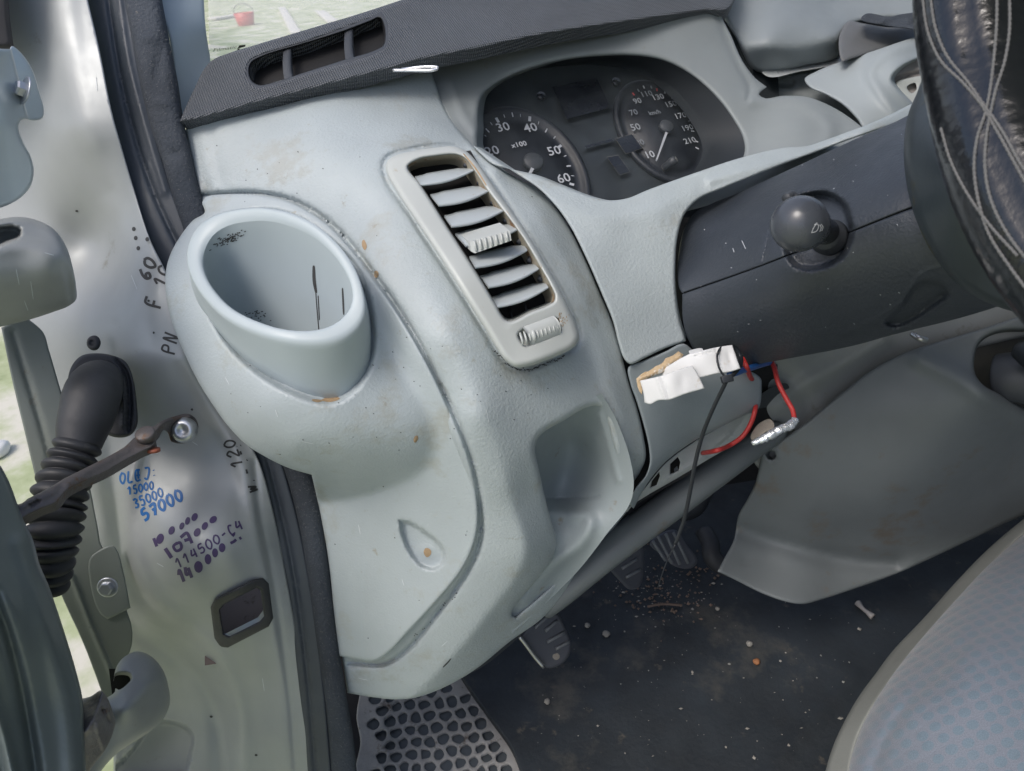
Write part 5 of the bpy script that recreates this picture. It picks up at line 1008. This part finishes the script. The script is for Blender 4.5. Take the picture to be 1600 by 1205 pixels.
# ================================================================ WIRES, CONNECTOR, TIE
con = thing('white_connector', 'white foam-wrapped plug resting on the knee panel with torn brown paper at its end', 'connector', P(1060, 610, .78))
hexa_ = lambda nm, pts, d, th, mat, ft=(): panel(nm, pts, d, mat, con, res=3, edge=(2, .0018), skirt=F*th, feats=ft)
hexa_('connector_body', [(1034, 578, 1), (1060, 562), (1077, 553, 1), (1119, 543), (1144, 539, 1), (1157, 576, 1), (1142, 581), (1120, 584), (1092, 591), (1050, 600), (1036, 592, 1)], [(1035, 580, .755), (1145, 540, .745), (1157, 577, .735), (1092, 591, .74), (1100, 560, .738)], .02, m_foam, [groove([(1119, 545), (1128, 582)], 1.6, .0018), groove([(1086, 556), (1122, 548)], 1.5, .0012), blob(1140, 560, 4, 12, -15, .0015)])
hexa_('foam_flap', [(1000, 595, 1), (1030, 588), (1060, 578), (1082, 571, 1), (1092, 588), (1101, 607, 1), (1070, 616), (1045, 625), (1028, 626), (1016, 632), (1007, 629, 1), (1006, 618)], [(1000, 595, .735), (1084, 573, .73), (1100, 606, .725), (1006, 628, .735), (1050, 600, .722)], .012, m_foam, [groove([(1026, 588), (1040, 625)], 2, -.0014), groove([(1033, 586), (1047, 623)], 2, .0012), blob(1065, 597, 9, 14, 0, .0015)])
hexa_('torn_paper', [(994, 592, 1), (1003, 584), (1008, 581, 1), (1013, 580), (1025, 572, 1), (1034, 568), (1040, 560, 1), (1052, 555), (1060, 549, 1), (1068, 554, 1), (1063, 562), (1050, 568, 1), (1040, 580), (1020, 588), (1004, 596, 1), (1005, 605), (1003, 617, 1), (998, 610), (996, 604, 1)], [(1000, 590, .75), (1065, 555, .765), (1030, 580, .752), (1000, 612, .748)], .006, m_paper, [groove([(1000, 592), (1030, 578), (1062, 556)], 2, -.002), groove([(1002, 588), (1035, 568)], 1.4, .0015)])
hexa_('connector_tab', [(1076, 549), (1083, 546), (1098, 545), (1099, 549), (1080, 555)], [(1076, 549, .752), (1099, 546, .75), (1080, 555, .742)], .01, m_foam)
tie = thing('cable_tie', 'black nylon cable tie looped round the white plug, its tail hanging down', 'cable tie', P(1080, 740, .76))
tube('tie_loop', [(1137, 592, .728), (1128, 583, .728), (1122, 570, .728), (1121, 555, .733), (1127, 544, .745), (1138, 540, .76), (1150, 544, .77), (1158, 558, .77), (1156, 572, .755), (1147, 584, .74), (1140, 590, .73)], .0023, m_tie, tie, seg=8, n=6, flat=.45)
box('tie_head', P(1136, 592, .722), unit(R+U*.25), unit(U-R*.25), -F, (.0115, .0075, .006), m_tie, tie, bev=.0012)
tube('tie_tail', [(1134, 598, .722), (1124, 618, .73), (1110, 648, .74), (1097, 682, .755), (1086, 725, .77), (1077, 775, .785), (1068, 815, .80), (1055, 851, .81)], .0024, m_tie, tie, seg=10, n=8, flat=.42)
tube('tie_tip', [(1055, 850, .81), (1046, 868, .815), (1037, 890, .82), (1028, 918, .83)], [.0026, .0013, .0012, .0010], m_tie, tie, seg=8, n=6, flat=.5)
rw = tag(tube('red_wire', [(1160, 560, .80), (1167, 575, .79), (1172, 588, .84), (1181, 604, .89), (1181, 622, .895), (1180, 640, .868), (1173, 662, .868), (1160, 682, .87), (1140, 696, .875), (1120, 704, .85), (1098, 708, .90)], .0028, m_red, None, seg=10, n=8), 'red wire curling back under the knee panel', 'wire')
rw2 = tag(tube('red_wire', [(1204, 562, .86), (1210, 575, .85), (1216, 598, .84), (1228, 622, .835), (1238, 640, .83), (1241, 655, .83), (1239, 664, .83)], .0028, m_red, None, seg=10, n=8), 'red wire hanging down to the foil-wrapped end', 'wire')
tag(tube('blue_wire', [(1140, 586, .77), (1160, 579, .79), (1185, 571, .83), (1206, 565, .86)], .0036, m_blue, None, seg=10, n=6), 'short blue wire sleeve running under the steering column', 'wire')
fo = tag(tube('foil_wrap', [(1243, 655, .825), (1236, 664, .822), (1220, 671, .82), (1205, 679, .82), (1190, 687, .82), (1175, 693, .822)], [.0040, .0052, .0048, .0052, .0045, .0030], m_foil, None, seg=10, n=6), 'crumpled silver foil wrapped round the end of the red wire', 'foil')
for v in fo.data.vertices: v.co += Vector([random.uniform(-.0007, .0007) for _ in range(3)])
tag(panel('foam_scrap', [(1173, 686), (1180, 668), (1192, 658), (1203, 655), (1210, 663), (1209, 670), (1195, 676), (1182, 688)], [(1175, 685, .85), (1205, 657, .85), (1195, 670, .845)], m_sponge, None, res=4, edge=(4, .005), skirt=F*.01), 'crumbling beige foam scrap behind the foil wrap', 'foam')
clip = tube('metal_clip', [(614, 110, .80), (640, 110, .795), (670, 110.5, .79), (682, 108, .79), (681, 105, .79), (660, 105, .792), (642, 107, .795), (628, 109, .80)], .0017, m_pen, None, seg=8, n=6); tag(clip, 'small bent silver metal clip tucked under the dark strip', 'clip')

# ================================================================ CONSOLE
cons = thing('centre_console', 'dull dark grey moulded centre console side with round screw hole and flared foot', 'console', P(1300, 930, 1.1))
KC = [(1900, 420, .92), (1900, 690, .98), (1195, 700, 1.02), (1180, 760, 1.05), (1150, 850, 1.12), (1122, 893, 1.13), (1250, 943, 1.13), (1400, 900, 1.13), (1600, 810, 1.08), (1620, 700, 1.0), (1600, 620, .93), (1530, 620, .90), (1525, 530, .93), (1600, 490, .90), (1450, 548, .94), (1367, 575, .96), (1253, 668, .99), (1350, 720, .99), (1250, 800, 1.05), (1450, 780, 1.02), (1500, 680, .94), (1200, 860, 1.125), (1300, 880, 1.125)]
console = panel('console_side', [(1190, 708, 1), (1215, 692), (1253, 665), (1310, 618), (1367, 575), (1410, 553), (1447, 540), (1530, 515), (1640, 480), (1900, 420, 1), (1900, 690, 1), (1640, 795), (1600, 806), (1520, 842), (1450, 875), (1400, 897), (1330, 922), (1280, 938), (1255, 944), (1230, 941), (1190, 927), (1150, 907), (1121, 893, 1), (1132, 872), (1146, 845), (1150, 825), (1154, 805), (1168, 780), (1180, 755), (1186, 730)],
    KC, m_cons, cons, res=7, edge=(6, .005), skirt=F*.02, holes=[[(1524, 585), (1522, 560), (1530, 535), (1548, 522), (1575, 516), (1640, 520, 1), (1640, 655, 1), (1600, 638), (1560, 615), (1538, 603)], [(1197, 711), (1199, 706), (1205, 704), (1211, 707), (1212, 713), (1208, 718), (1201, 717)]], hedge=(6, .006),
    feats=[bend([(1100, 690), (1151, 820), (1180, 835), (1240, 850), (1330, 868), (1400, 872), (1500, 850), (1640, 790), (1640, 400), (1100, 400)], -.0007, 10), groove([(1150, 826), (1200, 842), (1280, 866), (1350, 880), (1400, 882)], 14, .012),
           groove([(1440, 560), (1500, 590), (1560, 630), (1640, 680)], 18, -.012), blob(1430, 740, 130, 50, -30, -.012), groove([(1194, 710), (1205, 701), (1215, 708), (1213, 718), (1203, 721)], 3, -.003, True), blob(1165, 875, 8, 5, 0, .003)])
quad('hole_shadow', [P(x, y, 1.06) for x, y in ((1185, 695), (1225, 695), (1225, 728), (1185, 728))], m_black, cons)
panel('lever_well', [(1515, 500, 1), (1650, 500, 1), (1650, 670, 1), (1515, 620, 1)], [(1520, 520, .98), (1640, 520, .97), (1640, 660, .96)], M('well_plastic', (.10, .10, .09), .5, var=.4), cons, res=14, edge=(2, 0))
tube('lever_boot', [(1560, 590, .93), (1600, 590, .91), (1660, 600, .90)], [.03, .032, .036], m_dark, cons, seg=24, n=6)
tube('lever_grip', [(1590, 548, .88), (1620, 555, .86), (1660, 560, .85)], [.010, .020, .024], m_tie, cons, seg=20, n=6)

# ================================================================ PEDALS
def pedal(name, lab, pts, ctrl, ribs, mat, thick=.012):
    t = thing(name, lab, 'pedal', P(*ctrl[0])); o = panel('pedal_pad', pts, ctrl, mat, t, res=4, edge=(5, .005), skirt=F*thick)
    for (a, b) in ribs:
        fa = Field(ctrl); tube('tread_rib', [(a[0], a[1], fa([a])[0]-.001), (b[0], b[1], fa([b])[0]-.001)], .0028, M('rib_grey', (.17, .18, .19), .45), o, seg=6, n=3)
    return t, o
t, o = pedal('clutch_pedal', 'worn clutch pedal with ribbed pad and shiny bare edge, nearest below the dash', [(812, 995), (820, 985), (835, 965), (855, 950), (872, 960), (885, 985), (892, 1005), (890, 1022), (880, 1036), (862, 1044), (850, 1042), (838, 1028), (822, 1010)], [(815, 995, 1.04), (860, 955, 1.06), (890, 1010, 1.07), (850, 1040, 1.05)], [((836, 981), (856, 962)), ((852, 986), (870, 970)), ((855, 1003), (882, 988)), ((868, 1014), (889, 1003))], m_ped)
tube('bare_edge', [(811, 994, 1.032), (822, 1008, 1.035), (836, 1027, 1.04), (850, 1043, 1.042)], .0028, m_steel, t, seg=8, n=4)
stain(o, 858, 1030, 16, 6, 60, M('rust_worn', (.25, .12, .07), .6)); stain(o, 869, 1026, 6, 5, 0, m_sponge)
pedal('brake_pedal', 'dark brake pedal pad hanging between the dash bar and the floor', [(950, 880), (965, 868), (985, 855), (1002, 852), (1006, 880), (1004, 905), (998, 918), (983, 921), (972, 912)], [(955, 880, 1.10), (1000, 855, 1.13), (1003, 905, 1.14), (980, 920, 1.12)], [((972, 888), (994, 874)), ((978, 902), (1000, 890))], m_ped)
pedal('accelerator_pedal', 'long ribbed accelerator pedal in shadow right of the brake pedal', [(1015, 850), (1030, 835), (1055, 828), (1072, 850), (1090, 878), (1080, 888), (1052, 884), (1035, 868)], [(1015, 850, 1.20), (1055, 830, 1.22), (1090, 880, 1.24), (1045, 880, 1.21)], [((1028, 838), (1050, 880)), ((1040, 834), (1062, 882)), ((1052, 832), (1075, 880)), ((1020, 846), (1040, 876))], m_ped)
tube('steering_shaft', [(1100, 830, 1.30), (1110, 850, 1.28), (1112, 868, 1.27), (1125, 882, 1.27), (1150, 890, 1.27)], .016, m_rubber, van, seg=14)
tube('heater_pipe', [(1060, 800, 1.36), (1085, 790, 1.36), (1100, 760, 1.34)], .02, m_dark, van, seg=12)

# ================================================================ FLOOR
zf = float(P(1000, 1000, 1.22)[2])
def onf(x, y, z=zf): r_ = ray(x, y); t = (z-CAM[2])/r_[2]; return CAM+r_*t
def dplane(Q, z=zf): rr_ = ray(Q[:, 0], Q[:, 1]); return (z-CAM[2])/rr_[:, 2]
floor = panel('floor_mat', [(700, 1020, 1), (730, 1070), (765, 1120), (800, 1170), (826, 1240), (950, 1500, 1), (1900, 1500, 1), (1900, 740, 1), (1000, 740, 1), (850, 900, 1)], lambda Q: dplane(Q), m_floor, None, res=12, edge=(3, .002), skirt=-UP*.02,
    feats=[blob(1180, 1110, 60, 30, -30, .004), groove([(1180, 1240), (1240, 1160), (1330, 1060)], 16, -.004), blob(900, 1150, 80, 50, 20, .003), blob(1050, 1000, 90, 40, 0, -.002)])
floor['kind'] = 'structure'; floor['label'] = 'black rubber cab floor mat strewn with grit'
sub = quad('sill_floor', [onf(500, 1000, zf-.06), onf(1000, 1000, zf-.06), onf(1000, 1300, zf-.06), onf(450, 1300, zf-.06)], m_black); quad('mat_backing', [onf(566, 1040, zf-.0195), onf(740, 1040, zf-.0195), onf(820, 1250, zf-.0195), onf(566, 1250, zf-.0195)], M('cell_floor', (.06, .07, .08), .5, bump=(200, .3, .001), var=.3), None)['kind'] = 'structure'; sub['kind'] = 'structure'
# perforated step mat
holes = []; zs = zf-.015
sites = []; row = 0; yy = 1030
while yy < 1250:
    xx = 575+(row % 2)*11
    while xx < 860: sites.append((xx+rng.uniform(-4.5, 4.5), yy+rng.uniform(-4, 4)-(xx-600)*.12)); xx += 22
    yy += 19.5; row += 1
sites = np.array(sites)
def cell(k, off):
    c = sites[k]; poly = [c+np.array(v)*16 for v in ((-1, -1), (1, -1), (1, 1), (-1, 1))]
    for j_, o_ in enumerate(sites):
        if j_ == k: continue
        dv = o_-c; L_ = np.linalg.norm(dv)
        if L_ > 45: continue
        n = dv/L_; lim = L_/2-off; out = []
        for a, b in zip(poly, poly[1:]+poly[:1]):
            da, db = (a-c) @ n-lim, (b-c) @ n-lim
            if da <= 0: out.append(a)
            if da*db < 0: out.append(a+(b-a)*da/(da-db))
        poly = out
        if len(poly) < 3: return None
    return poly
for k_ in range(len(sites)):
    x, y = sites[k_]; lim = 722+(y-1066)*.62
    if not (584 < x < lim-8 and 1048 < y < 1236): continue
    pc = cell(k_, rng.uniform(1.9, 2.9))
    if pc is None: continue
    pc = np.array(pc); cc_ = pc.mean(0); ang_ = np.linspace(0, 2*pi, 10)[:-1]; pts_ = []
    for t in ang_:                                  # round the cell: ray from its middle, pulled in at the corners
        dr = np.array((cos(t), sin(t))); best = 30
        for a, b in zip(pc, np.roll(pc, -1, 0)):
            e = b-a; den = dr[0]*e[1]-dr[1]*e[0]
            if abs(den) < 1e-6: continue
            u_ = ((a-cc_)[0]*e[1]-(a-cc_)[1]*e[0])/den; v_ = ((a-cc_)[0]*dr[1]-(a-cc_)[1]*dr[0])/den
            if u_ > 0 and -1e-6 <= v_ <= 1+1e-6: best = min(best, u_)
        pts_.append(cc_+dr*min(best, 10.5)*.97)
    if min(np.linalg.norm(q-cc_) for q in pts_) > 3.5: holes.append([tuple(q) for q in pts_])
edge_l = [(566, 1080), (560, 1110), (566, 1140), (558, 1170), (564, 1240)]
matp = panel('step_mat', [(570, 1040, 1), (715, 1040, 1), (740, 1075), (758, 1105), (780, 1130), (800, 1160), (822, 1195), (838, 1245, 1), (560, 1245, 1), (556, 1200), (563, 1160), (557, 1120), (563, 1080)], lambda Q: dplane(Q, zs), m_mesh, None, res=9, step=4, holes=holes, edge=(3, .002), hedge=(1.6, .0015), skirt=-UP*.003, feats=[blob(600, 1150, 14, 60, 0, -.006), blob(760, 1150, 20, 60, -35, -.005)])
tag(matp, 'dusty grey perforated mat with round holes in the door step', 'mat')
# grit
V = []; fc = []
def pebble(c, r):
    b = len(V); k = [(1, 0, 0), (-1, 0, 0), (0, 1, 0), (0, -1, 0), (0, 0, 1)]
    for v in k: V.append(np.array(c)+r*np.array(v)*rng.uniform(.6, 1.2, 3))
    for a, b2 in ((0, 2), (2, 1), (1, 3), (3, 0)): fc.append([b+a, b+b2, b+4])
for _ in range(290):
    x, y = (rng.normal(1030, 45), rng.normal(930, 30)) if rng.random() < .45 else (rng.uniform(840, 1400), rng.uniform(900, 1200))
    if x > 1130 and y < 930+ (x-1130)*.1: continue
    if x+y*.62 > 2010: continue
    pebble(onf(x, y, zf+.003), rng.choice([.0007, .0011, .0018, .0028], p=[.5, .3, .15, .05])*np.array([rng.uniform(.6, 1.8), rng.uniform(.6, 1.5), .7]))
tag(mesh_obj('grit', V, fc, m_stone, None, smooth=False), 'scattered pale grit on the floor mat', kind='stuff')
V = []; fc = []
for _ in range(150):
    x, y = rng.normal(1035, 40), rng.normal(930, 26)
    if rng.random() < .3: x, y = rng.normal(1110, 30), rng.normal(885, 10)
    if x > 1130: continue
    pebble(onf(x, y, zf+.003), rng.uniform(.0015, .004))
tag(mesh_obj('dried_leaf_crumbs', V, fc, m_dried, None, smooth=False), 'brown leaf crumbs and mud below the pedals', kind='stuff')
def stick(name, pts, r, mat, lab, cat): return tag(tube(name, [onf(x, y, zf+.006) for x, y in pts], r, mat, None, seg=8, n=5, raw=True), lab, cat)
stick('white_stick', [(1340, 942), (1347, 950), (1354, 956), (1364, 964)], [.006, .0035, .0035, .006], M('bone', (.30, .285, .28), .7), 'short pale stick lying on the mat beside the console foot', 'stick')
stick('straw', [(1012, 948), (1035, 944), (1066, 946)], .0022, m_dried, 'thin dry straw across the crumbs on the mat', 'straw')
for x, y, r, mt, lb in ((1171, 1006, .0055, m_stone, 'pale round pebble, larger one right of the crumb pile'), (1182, 1034, .006, M('orange_stone', (.28, .12, .05), .7), 'orange pebble on the floor mat'), (918, 977, .005, m_stone, 'whitish pebble right of the clutch pedal'), (947, 990, .0065, m_stone, 'grey pebble between clutch pedal and crumb pile'), (1121, 951, .004, m_stone, 'small white pebble nearest the console foot'), (855, 1096, .005, m_stone, 'white pebble on the bare mat below the clutch pedal')):
    c = onf(x, y, zf+r*.6); V = []; fc = []
    bm = bmesh.new(); bmesh.ops.create_icosphere(bm, subdivisions=2, radius=r)
    for v in bm.verts: v.co *= random.uniform(.85, 1.1)
    V = [c+np.array(v.co)*np.array((1, 1, .7)) for v in bm.verts]; fc = [[v.index for v in f.verts] for f in bm.faces]; bm.free(); tag(mesh_obj('pebble', V, fc, mt), lb, 'pebble', 'pebbles on the floor mat')
# ================================================================ SEAT
seat = thing('driver_seat', 'driver seat cushion corner in blue-grey dotted fabric with pale piping', 'seat', P(1500, 1150, .9))
SC = [(1900, 640, 1.05), (1900, 1500, .62), (1330, 1500, .72), (1310, 1200, .86), (1340, 1110, .88), (1430, 1000, .92), (1550, 870, .98), (1620, 810, 1.0), (1620, 1200, .72), (1480, 1150, .755), (1500, 1000, .83), (1600, 950, .85), (1400, 1200, .79), (1400, 1100, .82)]
sfl = Field(SC); sx = unit(P(1620, 1000, .8)-P(1400, 1100, .82)); sn = unit(np.cross(sx, P(1400, 1200, .79)-P(1500, 1000, .83))); sy_ = np.cross(sn, sx)
panel('seat_cushion', [(1330, 1500, 1), (1321, 1240), (1326, 1195), (1337, 1158), (1354, 1117), (1383, 1068), (1414, 1026), (1444, 990), (1494, 934), (1541, 884), (1600, 833), (1650, 790), (1900, 640, 1), (1900, 1500, 1)], sfl, m_fabric, seat, res=7, edge=(22, .02), skirt=F*.04, uvb=(sx, sy_), feats=[groove([(1356, 1240), (1372, 1180), (1410, 1110), (1470, 1040), (1560, 960), (1650, 890)], 10, .004)])
panel('seat_piping', [(1284, 1500, 1), (1283, 1240), (1291, 1200), (1302, 1165), (1317, 1132), (1342, 1088), (1370, 1050), (1394, 1018), (1445, 964), (1495, 908), (1546, 856), (1598, 812), (1650, 772), (1900, 620, 1), (1900, 650, 1), (1650, 800), (1604, 832), (1552, 882), (1504, 932), (1454, 988), (1424, 1022), (1393, 1064), (1364, 1108), (1346, 1142), (1334, 1178), (1327, 1240), (1336, 1500, 1)], lambda Q: sfl(Q)+.012, m_piping, seat, res=5, edge=(7, .008), skirt=F*.05)
# ================================================================ OUTSIDE THINGS SEEN THROUGH THE GLASS AND THE DOOR GAP
def ong(x, y, z=0): r_ = ray(x, y); t = (z-CAM[2])/r_[2]; return CAM+r_*t
m_pale = M('pale_wood', (.55, .53, .48), .7, var=.1); m_redb = M('red_plastic', (.50, .07, .05), .4)
def plank(p0, p1, w_, lab):
    a, b = ong(*p0, .06), ong(*p1, .06); u = unit(b-a); v = np.cross(UP, u); return tag(box('plank', (a+b)/2, u, unit(v), UP, (np.linalg.norm(b-a), w_, .06), m_pale, None, bev=.01), lab, 'plank', 'planks lying on the grass')
plank((440, 12), (462, 52), .25, 'pale plank lying end-on in the grass behind the windscreen'); plank((330, 30), (380, 22), .4, 'pale board lying across the grass at the left of the windscreen'); plank((500, 18), (520, 34), .3, 'short pale plank right of the end-on one, seen through the windscreen')
def bucket(p, r, h, lab):
    c = ong(*p, 0); t = thing('bucket', lab, 'bucket', c); lathe('bucket_body', c, UP, [(r*.75, 0), (r*.78, .01), (r, h), (r*.95, h), (r*.72, .03), (0, .03)], m_redb, t, seg=24, ref=(1, 0, 0)); tube('handle', [c+np.array((r*cos(a), 0, h+r*.8*sin(a))) for a in np.linspace(0, pi, 7)], .01, m_dark, t, raw=True)
bucket((385, 40), .30, .35, 'faded red bucket on the grass, left of the pale plank'); bucket((612, -5), .5, .5, 'larger red bucket far off at the top right of the windscreen')
c = ong(0, 712, 0); V = []; bm = bmesh.new(); bmesh.ops.create_icosphere(bm, subdivisions=3, radius=.045)
for v in bm.verts: v.co *= 1+.12*sin(v.co.x*90)*cos(v.co.z*70)
V = [c+UP*.03+np.array(v.co)*np.array((1, 1.2, .8)) for v in bm.verts]; fc = [[v.index for v in f.verts] for f in bm.faces]; bm.free()
tag(mesh_obj('stone', V, fc, M('white_stone', (.72, .72, .70), .8, bump=(60, .4, .004))), 'white stone on the grass at the left edge, seen past the door', 'stone')
